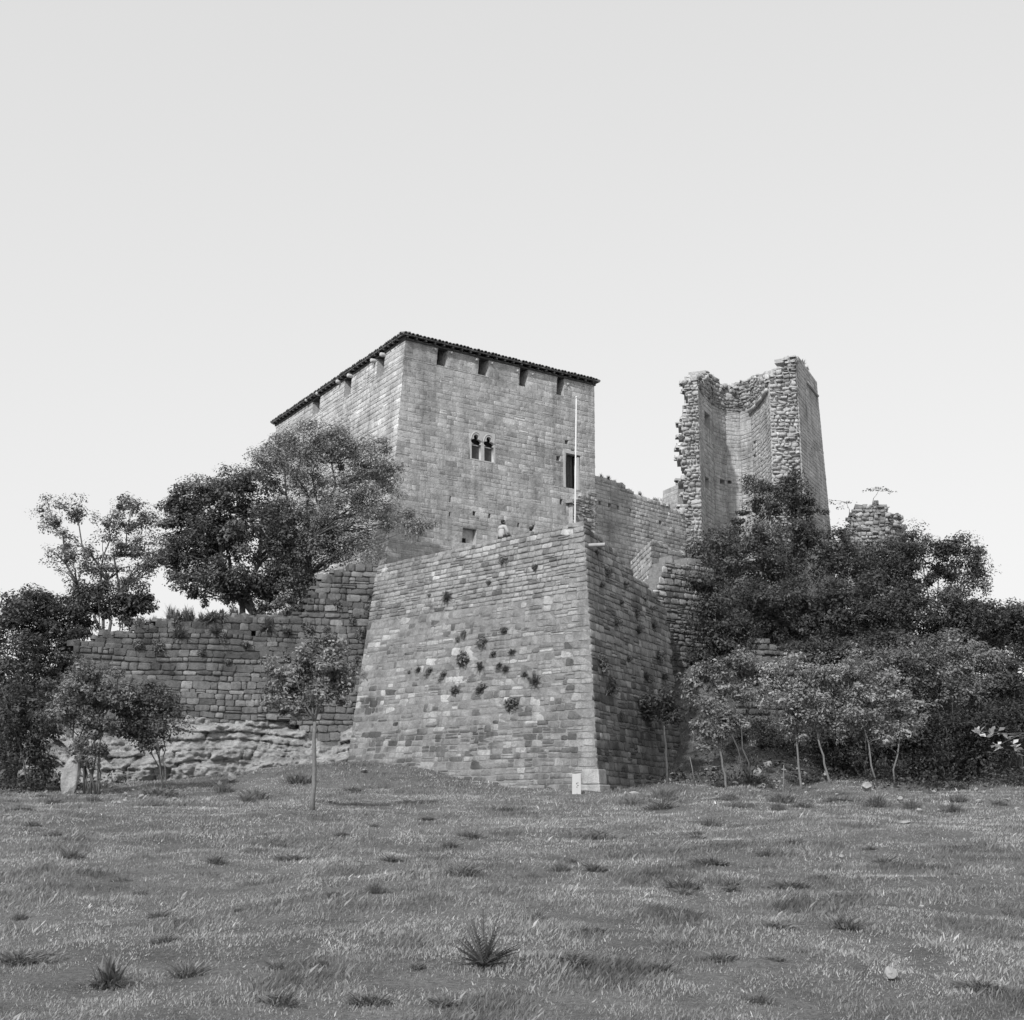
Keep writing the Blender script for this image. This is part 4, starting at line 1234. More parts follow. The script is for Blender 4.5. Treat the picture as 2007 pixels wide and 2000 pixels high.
S2 = [
    ('grey green bush arching over the right end of the thicket', (1860, 1490), 69.0, [(1800, 1290, 70, 45), (1870, 1285, 70, 50), (1930, 1310, 60, 55), (1840, 1340, 90, 45), (1910, 1370, 60, 45)], 170, 'leaf', 1.15, 40),
    ('pale bush top between saplings and arching bush', (1740, 1480), 69.5, [(1700, 1290, 60, 40), (1760, 1310, 55, 45), (1720, 1340, 70, 40)], 110, 'leaf', 1.1, 41),
    ('dark undergrowth bush in deep shade below the arching bush', (1860, 1540), 66.0, [(1830, 1440, 70, 45), (1910, 1450, 70, 50), (1960, 1430, 50, 60), (1870, 1500, 80, 35)], 150, 'leaf_dark', .75, 42),
    ('shaded undergrowth bush behind the forked sapling', (1700, 1520), 66.5, [(1680, 1460, 60, 45), (1750, 1450, 55, 45), (1620, 1460, 50, 40)], 100, 'leaf_dark', .85, 43),
    ('shaded undergrowth bush behind the thin pale trunks', (1520, 1500), 67.5, [(1480, 1450, 55, 35), (1540, 1455, 50, 35), (1430, 1460, 35, 30)], 80, 'leaf_dark', .95, 44),
    ('bush at the photo edge under the thicket end', (1990, 1480), 68.0, [(1985, 1350, 55, 60), (2000, 1420, 50, 50)], 80, 'leaf_dark', 1.1, 45),
]
for lb, bs, Y, bl, n, mt_, tn, sd in S2:
    tree('undergrowth_shrub', lb, bs, Y, bl, n, 115, .09, .5, mt_, tn, 5, .07, sd, group='undergrowth below the thicket')
SAP = [
    ('small tree with thin stem standing close to the bastion flank', ((1309, 1500),), 63.5, [(1290, 1375, 40, 22), (1320, 1395, 30, 22), (1270, 1395, 25, 18)], 50, 'leaf_dark', 1.3, 60, 'bark', 1),
    ('leaning sapling with white crooked trunk nearest the bastion', ((1426, 1566),), 59.5, [(1400, 1400, 40, 35), (1430, 1425, 40, 35), (1385, 1435, 28, 28)], 70, 'leaf_light', .85, 61, 'bark_pale', 1),
    ('bushy light leaved sapling rising above the gully', ((1470, 1545),), 62.5, [(1400, 1320, 45, 30), (1450, 1305, 45, 28), (1360, 1345, 28, 28), (1440, 1350, 50, 35)], 90, 'leaf_light', .85, 62, 'bark', 2),
    ('light sapling with straight thin trunk in the middle of the row', ((1571, 1566),), 59.5, [(1540, 1320, 50, 35), (1560, 1370, 50, 45), (1510, 1360, 40, 35), (1550, 1420, 35, 30)], 100, 'leaf_light', 1.1, 63, 'bark_pale', 2),
    ('light sapling with taller leaning trunk right of the straight one', ((1630, 1568),), 59.5, [(1600, 1320, 40, 35), (1640, 1345, 45, 40), (1590, 1390, 45, 40), (1630, 1420, 30, 30)], 95, 'leaf_light', 1.1, 64, 'bark_pale', 2),
    ('forked light sapling with two trunks at the end of the row', ((1722, 1566), (1756, 1572)), 59.5, [(1680, 1320, 45, 35), (1730, 1345, 55, 45), (1700, 1395, 55, 45), (1770, 1390, 45, 40), (1740, 1430, 40, 25)], 130, 'leaf_light', 1.1, 65, 'bark_pale', 2),
]
FORKS = [(1302, 1420), (1408, 1450), None, (1560, 1440), (1604, 1450), None]
for (lb, bs, Y, bl, n, mt_, tn, sd, bark, st), fk in zip(SAP, FORKS):
    st = 4 if fk else st
    tree('sapling', lb, bs if len(bs) > 1 else bs[0], Y, bl, n, 70, .085, .36, mt_, tn, max(st, 1), .055 if st > 0 else .05, sd, cat='sapling', bark=bark, basejit=.03, tw=.55, fork=fk, group='saplings along the meadow edge')
# bare stakes and thin dead stems
for k, (lb, pts, Y) in enumerate((('thin bare pale stem leaning in the gully mouth', [(1352, 1484), (1357, 1508), (1362, 1540)], 60.0),
                                  ('short bare grey stem between two sapling trunks', [(1536, 1500), (1536, 1535), (1534, 1582)], 57.5))):
    b = MB(); pp_ = [P(x, y, Y) for x, y in pts]; b.tube(pp_, [.02, .025, .035], 6)
    o = obj('bare_stem', b.mesh('bare_stem', True), 'bark_pale'); tag(o, lb, 'stem')

# foreground branch of bright leaves at the photo edge
sp = thing('leafy_branch', 'bright pale leaves of a near shrub at the very edge of the picture', 'shrub', (11.2, 24.0, float(H(11.2, 24.0))))
r = np.random.default_rng(77)
tips = [P(1925, 1433, 23.5), P(1945, 1440, 23.5), P(1965, 1437, 23.6), P(1985, 1452, 23.6), P(1955, 1462, 23.4), P(1995, 1470, 23.8), P(2030, 1460, 24), P(2060, 1490, 24)]
mb = MB(); hub = np.array([10.6, 24.0, 3.6])
mb.tube(wander((11.2, 24.0, float(H(11.2, 24.0)) - .1), hub, 5, .05, r), np.linspace(.05, .03, 6), 6)
LV = []
for t_ in tips:
    mb.tube(wander(hub, t_, 5, .05, r), np.linspace(.014, .004, 6), 5)
    for j in range(6): LV.append(t_ + r.normal(0, .055, 3))
LV = np.array(LV)
me = leaf_mesh('leaves', LV, np.full(len(LV), .075) * r.uniform(.7, 1.2, len(LV)), r.uniform(1.6, 2.5, len(LV)), r, 'leaf_light', upb=1.2, wid=.55)
part('leaves', me, None, sp); part('stem', mb.mesh('stem', True), 'bark', sp)

# ================================================================== WALL PLANTS
def tuft_mesh(seed, n=70, spread=1.0, up=.4, wid=.05, leafy=0):
    r = np.random.default_rng(500 + seed)
    V = []; Fq = []; tn = []
    k = 0
    for i in range(n):
        az = r.uniform(0, 2 * math.pi); el = r.uniform(-.3, 1.3)
        d = np.array([math.cos(az) * math.cos(el) * spread, math.sin(az) * math.cos(el) * spread, math.sin(el) * .9 + up * .3])
        L = r.uniform(.45, 1.0)
        s = np.cross(d, [0, 0, 1.0]); s = s / (np.linalg.norm(s) + 1e-6) * wid * r.uniform(.6, 1.4)
        p0 = r.normal(0, .08, 3); p1 = p0 + d * L * .55; p2 = p0 + d * L + np.array([0, 0, -.22 * L])
        V += [p0 - s * .6, p0 + s * .6, p1 - s, p1 + s, p2 - s * .15, p2 + s * .15]
        Fq += [(k, k + 1, k + 3, k + 2), (k + 2, k + 3, k + 5, k + 4)]
        tn += [r.uniform(.55, 1.4)] * 6; k += 6
    me = fast_mesh('tuft', np.array(V), [np.array(Fq)], 4, np.array(tn)); me.materials.append(M['weed']); return me
def hang_mesh(seed, droop):
    r = np.random.default_rng(800 + seed)
    n = 520
    d = r.normal(0, 1, (n, 3)); d /= np.linalg.norm(d, axis=1)[:, None]
    c = d * (r.random(n) ** .5)[:, None] * np.array([.75, .6, .55]) * r.uniform(.6, 1.0)
    c[:, 2] -= droop * np.abs(r.normal(0, .6, n)); c[:, 0] += .25 * r.normal() * c[:, 2]
    return leaf_mesh('tuft', c, .10 * r.uniform(.5, 1.4, n), r.uniform(.5, 1.5, n), r, 'weed', upb=.5, out=d)
TUFTS = [tuft_mesh(0, 200, 1.0, .5, .03), hang_mesh(1, .5), hang_mesh(2, .9), tuft_mesh(3, 150, .8, .2, .04), hang_mesh(4, .2), hang_mesh(5, .6)]
GTUFTS = [tuft_mesh(10 + i, 120, .7, 1.4, .025) for i in range(4)]
def place(me, name, p, s, label, cat, group, rz=None, sq=1.0):
    o = obj(name, me); o.location = Vector([float(a) for a in p]); o.scale = (s * random.uniform(.8, 1.3), s * random.uniform(.8, 1.2), s * sq * random.uniform(.8, 1.25)); o.rotation_euler = (random.uniform(-.1, .1), random.uniform(-.1, .1), random.uniform(0, 6.28) if rz is None else rz)
    return tag(o, label, cat, group)
front_spots = [(870, 1175, 14), (952, 1254, 15), (1000, 1235, 10), (908, 1290, 18), (945, 1310, 14), (893, 1348, 17), (949, 1345, 16), (1012, 1375, 17), (1062, 1340, 13), (1015, 1281, 10),
               (1003, 1095, 10), (1073, 1115, 8), (966, 1142, 6), (810, 1314, 9), (837, 1310, 9), (868, 1318, 8), (909, 1240, 9), (986, 1308, 8), (1000, 1315, 9), (895, 1250, 7),
               (828, 1164, 5), (790, 1316, 5), (1040, 1325, 9), (1050, 1330, 7), (975, 1280, 9)]
names_f = ['highest leafy tuft near the left of the bastion face', 'large spiky tuft near the middle of the bastion face', 'tuft right of and above the large spiky one on the bastion', 'wide dark tuft left of the middle on the bastion face',
           'tuft just under the wide dark pair on the bastion', 'lowest left dark tuft on the bastion face', 'dark tuft beside the lowest left one on the bastion', 'lowest tuft of all on the bastion face', 'dark tuft nearest the bastion corner', 'small round tuft right of the large spiky one']
for k, (px, py, rp) in enumerate(front_spots):
    u, z = bf.uz(px, py); p = bf.at(u, z) - bf.back * .03
    s = rp * mpp(p[1]) * 1.75
    lb = names_f[k] if k < len(names_f) else 'small weed tuft rooted in a joint of the bastion face'
    place(TUFTS[(k * 5 + k // 3) % 6], 'wall_plant', p, s, lb, 'plant', 'weeds on the bastion face', sq=.85)
flank_spots = [(1188, 1117, 15), (1250, 1240, 14), (1175, 1288, 14), (1180, 1310, 15), (1192, 1355, 17), (1262, 1172, 10), (1246, 1198, 8), (1280, 1230, 11), (1288, 1280, 14), (1215, 1180, 8), (1168, 1085, 8), (1195, 1330, 14), (1275, 1190, 8), (1178, 1150, 9), (1205, 1215, 11), (1230, 1290, 10), (1265, 1330, 12), (1225, 1140, 9), (1215, 1400, 10), (1300, 1330, 12)]
names_k = ['dark tuft high on the bastion flank under the spout', 'spiky rosette in the middle of the bastion flank', 'upper one of the tufts hanging near the flank corner', 'second of the tufts hanging near the flank corner', 'lowest of the tufts hanging near the flank corner']
for k, (px, py, rp) in enumerate(flank_spots):
    u, z = bsf.uz(px, py); p = bsf.at(u, z) - bsf.back * .05
    s = rp * mpp(p[1]) * 1.7
    lb = names_k[k] if k < len(names_k) else 'small weed tuft clinging to the bastion flank'
    place(TUFTS[(k * 5 + 1) % 6], 'wall_plant', p, s, lb, 'plant', 'weeds on the bastion flank', sq=.9)
for k, (px, py, rp) in enumerate([(352, 1248, 14), (310, 1262, 10), (395, 1278, 9), (445, 1296, 7), (730, 1170, 14), (722, 1190, 12), (436, 1240, 9), (705, 1238, 13), (725, 1240, 12), (560, 1240, 10), (640, 1230, 9), (270, 1262, 11), (480, 1262, 10), (525, 1232, 16), (600, 1225, 15), (660, 1180, 12), (690, 1210, 11), (420, 1240, 12)]):
    u, z = lf.uz(px, py); p = lf.at(u, z) - lf.back * .06
    lb = ['dark tuft hanging near the top of the rubble wall', 'tuft left of the top hanging one on the rubble wall'][k] if k < 2 else ('dark plant in the corner between rubble wall and bastion' if px > 700 else 'small weed rooted in the rubble wall')
    place(TUFTS[(k * 5 + k // 3) % 6], 'wall_plant', p, rp * mpp(p[1]) * 1.7, lb, 'plant', 'weeds on the rubble wall')
# grasses along the broken wall tops
for k, px in enumerate([random.uniform(262, 470) for _ in range(26)] + [520, 532, 548, 560, 572]):
    py = float(lprof(px)) + 3
    u, z = lf.uz(px, py); p = lf.at(u, z) + lf.back * random.uniform(.1, .8)
    place((GTUFTS if k % 3 else TUFTS)[k % 4], 'wall_top_grass', p, random.uniform(.25, .85), 'wiry grass tuft growing along the top of the rubble wall', 'grass tuft', 'grass on the rubble wall top')
for k, px in enumerate([1172, 1186, 1200, 1212, 1226, 1242, 1262, 1290, 1296, 1303, 1318]):
    u, z = cf.uz(px, float(cprof(px)) + 1); p = cf.at(u, z) + cf.back * .3
    place(GTUFTS[k % 4], 'wall_top_grass', p, random.uniform(.3, .55), 'short dry weed on the sloping top of the curtain wall', 'grass tuft', 'weeds on the curtain wall top')
for k, (px, py, s) in enumerate([(1395, 738, .35), (1372, 740, .3), (1424, 758, .4), (1452, 745, .3), (1480, 738, .25), (1546, 712, .3), (1580, 708, .55), (1596, 724, .35), (1466, 790, .7), (1440, 770, .4)]):
    p = P(px, py + 6, 98.6 if 1380 < px < 1500 else 93.0)
    if px > 1560: u, z = ff.uz(px, float(gprof(px)) + 3); p = ff.at(u, z) + ff.back * .3
    lb = 'upright weed on the highest point of the ruined tower' if px == 1580 else ('dark weed clump inside the top of the ruined tower' if px == 1466 else 'small weed on the broken rim of the ruined tower')
    place((GTUFTS if px != 1466 else TUFTS)[k % 4], 'ruin_plant', p, s, lb, 'plant', 'weeds on the ruined tower')
# thin umbels above the ruin lump
for k, (lb, base, tip, Y) in enumerate((('thin sapling spray rising above the lone ruin lump', (1706, 990), (1722, 962), 95.5), ('thin twig with few leaves left of the lone ruin lump', (1668, 1010), (1660, 985), 95.5))):
    r = np.random.default_rng(300 + k)
    root = thing('thin_sprig', lb, 'plant', tuple(P(base[0], base[1] + 8, Y)))
    mb = MB(); b0 = P(base[0], base[1] + 8, Y); t0 = P(*tip, Y)
    mb.tube(wander(b0, t0, 4, .05, r), np.linspace(.03, .012, 5), 5)
    LV = []
    for dx, dy in ((-20, 0), (-12, -4), (12, -2), (22, 2), (0, -5)) if k == 0 else ((-35, -3), (-22, 2), (-12, 12), (6, 0)):
        e = P(tip[0] + dx, tip[1] + dy, Y + r.normal(0, .4)); mb.tube(wander(t0, e, 3, .05, r), np.linspace(.012, .005, 4), 4)
        for j in range(14): LV.append(e + r.normal(0, 1, 3) * [.22, .2, .06])
    LV = np.array(LV)
    part('leaves', leaf_mesh('leaves', LV, np.full(len(LV), .09), np.full(len(LV), 1.0), r, 'leaf'), None, root)
    part('stem', mb.mesh('stem', True), 'bark', root)

# ================================================================== MEADOW GRASS
def grass():
    r = np.random.default_rng(91)
    N = 400000
    e = .75
    a, b = 11.5 ** (1 - e), 70.0 ** (1 - e)
    y = (a + (b - a) * r.random(N)) ** (1 / (1 - e))
    x = (r.random(N) - .5) * .90 * y
    # not inside the walls or the rock
    keep = ~((y > 56 + 0 * x) & (x < 3.6) & (y > np.interp(x, [-30, -20, -7, 3], [66, 65.5, 66.8, 57.3])))
    keep &= ~((x > 2.8) & (x < 8) & (y > 57) & (np.abs(x - (3 + (y - 57.5) * .40)) < .5))
    x, y = x[keep], y[keep]
    dens = fbm(x * .35, y * .35, 4)
    far = np.clip((y - 12) / 50, 0, 1)
    cl = fbm(x * .9 + 30, y * .9, 3)
    hgt = (.032 + .038 * np.clip((cl - .45) * 4, 0, 1)) * r.uniform(.5, 1.5, len(x)) * (1 + .5 * far)
    wdt = (.0045 + .012 * far) * r.uniform(.7, 1.4, len(x))
    tn = (.95 + .55 * (fbm(x * .8 + 4, y * .8, 4) - .5) * 2 + .2 * (dens - .5) * 2 - .34 * np.clip((cl - .53) * 5, 0, 1)) * r.uniform(.6, 1.4, len(x))
    straw = r.random(len(x)) < .02
    tn = np.where(straw, tn * 1.5, tn); hgt = np.where(straw, hgt * 1.6, hgt)
    tn = np.clip(tn, .2, 2.6)
    z = H(x, y) - .01
    az = r.uniform(0, 2 * math.pi, len(x))
    lean = r.uniform(.1, .9, len(x)) * hgt
    dx, dy = np.cos(az) * lean + .25 * hgt, np.sin(az) * lean
    sa = r.uniform(0, math.pi, len(x)); sx, sy = np.cos(sa) * wdt, np.sin(sa) * wdt * .5
    v = np.empty((len(x), 4, 3), np.float32)
    v[:, 0] = np.stack([x - sx, y - sy, z], 1); v[:, 1] = np.stack([x + sx, y + sy, z], 1)
    v[:, 2] = np.stack([x + dx, y + dy, z + hgt], 1)
    v[:, 3] = np.stack([x + dx * .35 - sx * .8, y + dy * .35 - sy * .8, z + hgt * .6], 1)
    i = np.arange(len(x))[:, None] * 4
    me = fast_mesh('grass', v.reshape(-1, 3), [i + np.array([[0, 1, 2, 3]])], None, np.repeat(tn, 4))
    me.materials.append(M['grass_blade'])
    tag(obj('grass', me), 'short rough meadow grass covering the slope below the castle', 'grass', kind='stuff')
grass()

def ground_cover():
    r = np.random.default_rng(33)
    N = 9000
    x = np.concatenate([r.uniform(3, 38, N), r.uniform(-32, -17, N // 4)]); y = np.concatenate([r.uniform(58.5, 97, N), r.uniform(57, 80, N // 4)])
    face = 3 + (y - 57.5) * .425
    nn = fbm(x * .4, y * .4, 3)
    keep = (x > face + .7) | (x < 0)
    keep &= nn > .36
    keep &= ~((y < 62) & (r.random(len(x)) < .6))
    keep &= ~((x > 0) & (x < 15) & (y < 68) & (r.random(len(x)) < .7))
    x, y = x[keep], y[keep]
    z = H(x, y)
    n = 22
    idx = np.repeat(np.arange(len(x)), n)
    hh = r.uniform(.15, .75, len(x))
    pos = np.stack([x[idx] + r.normal(0, .35, len(idx)), y[idx] + r.normal(0, .35, len(idx)), z[idx] + hh[idx] * r.random(len(idx))], 1)
    tn = np.repeat(r.uniform(.5, 1.6, len(x)), n) * r.uniform(.6, 1.4, len(idx))
    me = leaf_mesh('ground_cover', pos, r.uniform(.04, .11, len(idx)), tn, r, 'leaf_dark', upb=.7)
    tag(obj('ground_cover', me), 'tangled low ground cover on the castle slope under the shrubs', 'undergrowth', kind='stuff')
ground_cover()

# tussocks and weeds of the meadow
def ground_at(px, py):
    d = ray(px, py); o = np.array([0, 0, ZC])
    lo, hi = 5.0, 110.0
    for _ in range(2):
        ts = np.linspace(lo, hi, 400); q = o + ts[:, None] * d
        k = int(np.argmax(q[:, 2] <= H(q[:, 0], q[:, 1]))) or 399
        lo, hi = ts[max(k - 1, 0)], ts[k]
    q = o + hi * d
    return np.array([q[0], q[1], float(H(q[0], q[1]))])
def bush_mesh(seed):
    """low spreading weed: arching blades and small leaves"""
    r = np.random.default_rng(700 + seed)
    n = 260
    rad = r.random(n) ** .7; az = r.uniform(0, 2 * math.pi, n)
    edge = .75 + .35 * np.sin(az * 2 + seed) * np.cos(az * 3 + seed * 2)
    b0 = np.stack([np.cos(az) * rad * edge, np.sin(az) * rad * edge * .7, np.zeros(n)], 1)
    h = r.uniform(.25, .75, n) * (1.1 - .7 * rad)
    V = []; Fq = []; Tn = []
    for i in range(n):
        k = len(V)
        d = np.array([math.cos(az[i]) * .35 + r.normal(0, .25), math.sin(az[i]) * .35 + r.normal(0, .25), 1.0]) * h[i]
        s_ = unit(np.cross(d, r.normal(0, 1, 3))) * r.uniform(.010, .030)
        p1 = b0[i] + d * .6; p2 = b0[i] + d * [1.5, 1.5, 1]
        V += [b0[i] - s_, b0[i] + s_, p1 + s_, p1 - s_, p2]; Fq.append((k, k + 1, k + 2, k + 3)); Tn.append((k + 3, k + 2, k + 4))
    lc = np.repeat(b0, 2, axis=0) + np.stack([r.normal(0, .06, 2 * n), r.normal(0, .06, 2 * n), np.repeat(h, 2) * r.uniform(.1, .9, 2 * n)], 1)
    lv = leaf_verts(lc, r.uniform(.02, .055, 2 * n), r, upb=.6)
    k = len(V); li = np.arange(len(lv)).reshape(-1, 4) + k
    v = np.concatenate([np.array(V), lv])
    tn = np.concatenate([np.repeat(r.uniform(.7, 1.6, n), 5), np.repeat(r.uniform(.6, 1.4, 2 * n), 4)])
    me = fast_mesh('weed_bush', v, [np.concatenate([np.array(Fq), li]), np.array(Tn)], None, tn)
    me.materials.append(M['weed']); return me
def sward_mesh(seed):
    r = np.random.default_rng(760 + seed)
    n = 700
    az = r.uniform(0, 2 * math.pi, n); rad = r.random(n) ** .6
    b0 = np.stack([np.cos(az) * rad, np.sin(az) * rad * .6, np.zeros(n)], 1)
    h = r.uniform(.16, .42, n) * (1.15 - .7 * rad)
    lean = np.stack([r.normal(.25, .35, n) * h, r.normal(0, .35, n) * h, h], 1)
    sd = np.stack([r.uniform(.006, .014, n), r.normal(0, .005, n), np.zeros(n)], 1)
    v = np.stack([b0 - sd, b0 + sd, b0 + lean, b0 + lean * [.4, .4, .6] - sd * .8], 1).reshape(-1, 3)
    me = fast_mesh('sward', v, [np.arange(n * 4).reshape(-1, 4)], None, np.repeat(r.uniform(.8, 1.7, n), 4))
    me.materials.append(M['weed']); return me
SWARD = [sward_mesh(i) for i in range(3)]
BUSH = [bush_mesh(i) for i in range(3)]
tus = [(215, 1915, 85, 0, 'large clump of tall coarse grass in the lower left meadow'), (90, 1862, 60, 0, 'long dark grass clump at the left edge of the meadow'), (545, 1890, 38, 1, 'dark leafy weed clump left of the thistle'),
       (628, 1886, 32, 1, 'smaller leafy weed clump nearest the thistle on its left'), (735, 1742, 38, 1, 'dark weed tussock in the middle of the meadow'), (650, 1745, 34, 0, 'grass tussock just left of the middle dark one'),
       (1310, 1838, 62, 0, 'broad dark grass mound in the right part of the meadow'), (1508, 1812, 32, 1, 'dark round weed right of the broad grass mound'), (1728, 1685, 44, 1, 'dark weed mound high on the right of the meadow'),
       (1055, 1795, 30, 1, 'dark leafy weed above and right of the thistle'), (1160, 1620, 75, 0, 'band of darker long grass below the milestone'), (1640, 1745, 42, 0, 'grass tussock in the right meadow below the dark mound'),
       (1365, 1640, 30, 1, 'low weed under the sapling row'), (1500, 1670, 30, 1, 'dark weed below the straight sapling'), (310, 1790, 40, 1, 'low dark weed in the left meadow'), (500, 1660, 60, 0, 'patch of longer grass below the young tree'),
       (430, 1686, 22, 1, 'small weed left of the longer grass patch'), (800, 1708, 24, 1, 'small weed above the middle tussock'), (925, 1705, 26, 1, 'small weed in the centre of the meadow'), (1100, 1700, 30, 1, 'weed patch under the bastion corner, half way down'),
       (1040, 1715, 24, 1, 'small dark weed beside the central weed patch'), (700, 1800, 26, 0, 'small grass clump right of the leafy weeds'), (240, 1725, 28, 1, 'flat weed at the left side of the meadow'), (140, 1675, 40, 1, 'dark weed below the boulder shrub'),
       (1850, 1650, 45, 0, 'longer grass at the right meadow edge'), (1560, 1850, 36, 0, 'grass clump below the dark round weed'), (870, 1960, 50, 1, 'flat weed patch at the bottom of the meadow'), (1180, 1870, 22, 1, 'small weed right of the thistle shadow'),
       (1460, 1945, 40, 0, 'grass clump at the bottom right of the meadow'), (1870, 1710, 18, 1, 'small dark weed near the right meadow edge'), (330, 1835, 26, 1, 'small dark weed above the tall coarse grass'), (40, 1795, 34, 1, 'dark weed cut by the left picture edge'),
       (1300, 1575, 40, 1, 'dark weeds on the bank beside the bastion corner'), (1240, 1572, 30, 1, 'dark weed next to the white stone at the corner'), (585, 1525, 45, 1, 'dark bush against the rock behind the young tree'), (690, 1545, 26, 1, 'low weed at the foot of the bastion near the young tree'), (500, 1560, 40, 1, 'low bush at the foot of the bedrock'),
       (440, 1545, 30, 1, 'dark weed by the stones under the rubble wall'), (1020, 1530, 24, 1, 'low weed at the foot of the bastion face')]
for k, (px, py, rp, kd, lb) in enumerate(tus):
    p = ground_at(px, min(py + rp * .22, 1995)); p[2] -= .02
    s = rp * mpp(p[1])
    if kd: place(BUSH[k % 3], 'meadow_weed', p, s, lb, 'weed', 'weeds in the meadow', sq=.8)
    else: place(GTUFTS[k % 4] if rp > 80 else SWARD[k % 3], 'grass_tussock', p, s * 1.0, lb, 'grass tussock', 'tussocks in the meadow', sq=.62)
# minor weeds, all alike
r = np.random.default_rng(42)
for k in range(45):
    px, py = r.uniform(20, 1990), 1600 + 380 * r.random() ** 1.2
    p = ground_at(px, py); s = r.uniform(.12, .32) * (1 + p[1] / 45)
    place(BUSH[k % 3], 'small_weed', p, s, 'small low weed scattered in the meadow grass', 'weed', 'small weeds scattered over the meadow', sq=.6)

r = np.random.default_rng(143)
for k in range(34):
    px = r.uniform(1200, 1990) if k < 26 else r.uniform(30, 560)
    p = ground_at(px, r.uniform(1555, 1592)); s = r.uniform(.25, .75)
    place(BUSH[k % 3] if k % 2 else SWARD[k % 3], 'bank_weed', p, s, 'rough weed on the bank where meadow meets the saplings' if k < 26 else 'rough weed along the meadow edge under the rubble wall', 'weed', 'weeds along the bank' if k < 26 else 'weeds under the rubble wall', sq=.9)

# spiny thistle plant in the foreground
th_p = ground_at(948, 1893)
th = thing('thistle_plant', 'spiny fern-like thistle plant with toothed fronds in the foreground meadow', 'plant', tuple(th_p))
r = np.random.default_rng(55)
hpx = mpp(th_p[1])
for k in range(64):
    az = 2 * math.pi * k / 64 * 5 + r.uniform(-.2, .2); el = r.uniform(.2, 1.4) + r.normal(0, .1) if k % 3 else r.uniform(.25, .8)
    L = (96 if el > 1 else 88) * hpx * r.uniform(.55, 1.05)
    mb = MB(); V = []; Fq = []; tn = []; kk = 0
    pts = []
    for j in range(9):
        t = j / 8
        pts.append(th_p + np.array([math.cos(az) * math.cos(el) * L * t, math.sin(az) * math.cos(el) * L * t * .8, math.sin(el) * L * t - .18 * L * t * t * math.cos(el)]))
    mb.tube(pts, np.linspace(.010, .003, 9), 4)
    d = unit(pts[-1] - pts[0]); side = unit(np.cross(d, [0, 0, 1.0]))
    Vv = [np.concatenate(mb.v)]; Ff = list(mb.f); nb = mb.n
    for j in range(2, 9):
        for s in (-1, 1):
            a = pts[j]; tip = a + (side * s * .75 + d * .55 + np.array([0, 0, .25])) * L * .17 * (1.25 - j / 10)
            w_ = d * .015
            Vv.append(np.array([a - w_, a + w_, tip])); Ff.append((nb, nb + 1, nb + 2)); nb += 3
    me = bpy.data.meshes.new('frond'); me.from_pydata(np.concatenate(Vv).tolist(), [], Ff); me.update()
    at = me.attributes.new('tone', 'FLOAT', 'POINT'); at.data.foreach_set('value', np.full(len(me.vertices), r.choice([.5, .7, 1.0, 1.7], p=[.3, .3, .25, .15]), np.float32))
    part('frond', me, 'weed', th)

# ================================================================== LOOSE STONES
def boulder_mesh(seed, jag=.22):
    import bmesh
    r = np.random.default_rng(900 + seed)
    bm = bmesh.new(); bmesh.ops.create_icosphere(bm, subdivisions=3, radius=1)
    ax = [unit(r.normal(0, 1, 3)) for _ in range(13)]; ds = r.uniform(.5, .82, 13)
    for v in bm.verts:
        p = np.array(v.co)
        for a, d_ in zip(ax, ds):
            q = np.dot(p, a)
            if q > d_: p = p - a * (q - d_)
        p = p * (1 + r.normal(0, .018) + .35 * (float(fbm(p[0] * 2.2 + seed * 9, p[1] * 2.2 + p[2] * 2.9, 3)) - .5))
        v.co = p
    me = bpy.data.meshes.new('boulder'); bm.to_mesh(me); bm.free(); return me
BLD = []
for i in range(6):
    a = boulder_mesh(i); a.materials.append(M['boulder']); BLD.append(a)
BLW = []
for i in range(3):
    a = boulder_mesh(20 + i); a.materials.append(M['boulder_white']); BLW.append(a)
def rock(px, py, w, h, lb, white=False, k=0, group=None, name='boulder', lift_=.15):
    p = ground_at(px, py + h * .4)
    s = mpp(p[1])
    o = obj(name, (BLW if white else BLD)[k % (3 if white else 6)])
    o.location = (p[0], p[1], p[2] + h * s * lift_); o.scale = (w * s / 2, w * s / 2 * .8, h * s / 2 * 1.1)
    o.rotation_euler = (random.uniform(-.2, .2), random.uniform(-.2, .2), random.uniform(0, 6))
    tag(o, lb, 'stone', group)
rock(1745, 1912, 34, 26, 'pale angular stone lying alone in the lower right meadow', True, 0, lift_=.4)
rock(1487, 1522, 22, 24, 'largest rounded stone on the bank among the saplings', False, 1, lift_=.5)
rock(1505, 1505, 22, 20, 'grey stone just behind the largest rounded one', False, 2, lift_=.6)
rock(1226, 1560, 14, 14, 'white stone at the foot of the bastion corner', True, 1, lift_=.5)
rock(1245, 1555, 34, 16, 'flat pale stone beside the white one near the corner', False, 3)
rock(342, 1553, 28, 9, 'flat pale slab lying below the leaning shrub', True, 2, lift_=.5)
rock(225, 1528, 20, 18, 'rounded stone between the two left shrubs', False, 4, lift_=.5)
rock(268, 1508, 26, 20, 'stone at the foot of the rock face by the leaning shrub', False, 5, lift_=.6)
rock(452, 1528, 22, 18, 'pale stone below the bedrock', True, 0, lift_=.5)
rock(430, 1538, 14, 12, 'small pale stone left of the one below the bedrock', False, 0, lift_=.5)
rock(712, 1512, 22, 7, 'thin pale slab at the bastion foot near the young tree', True, 1, lift_=.5)
rock(1400, 1508, 20, 8, 'flat pale stone on the bank near the bare stem', False, 1, lift_=.5)
rock(1318, 1518, 14, 6, 'small flat stone in the gully mouth', False, 2, lift_=.5)
rock(1700, 1545, 26, 16, 'dark stone between straight and forked saplings', False, 4, lift_=.5)
rock(1765, 1568, 22, 12, 'pale stone at the forked sapling', True, 2, lift_=.5)
rock(1650, 1680, 12, 7, 'small white stone in the upper right meadow', True, 0, lift_=.5)
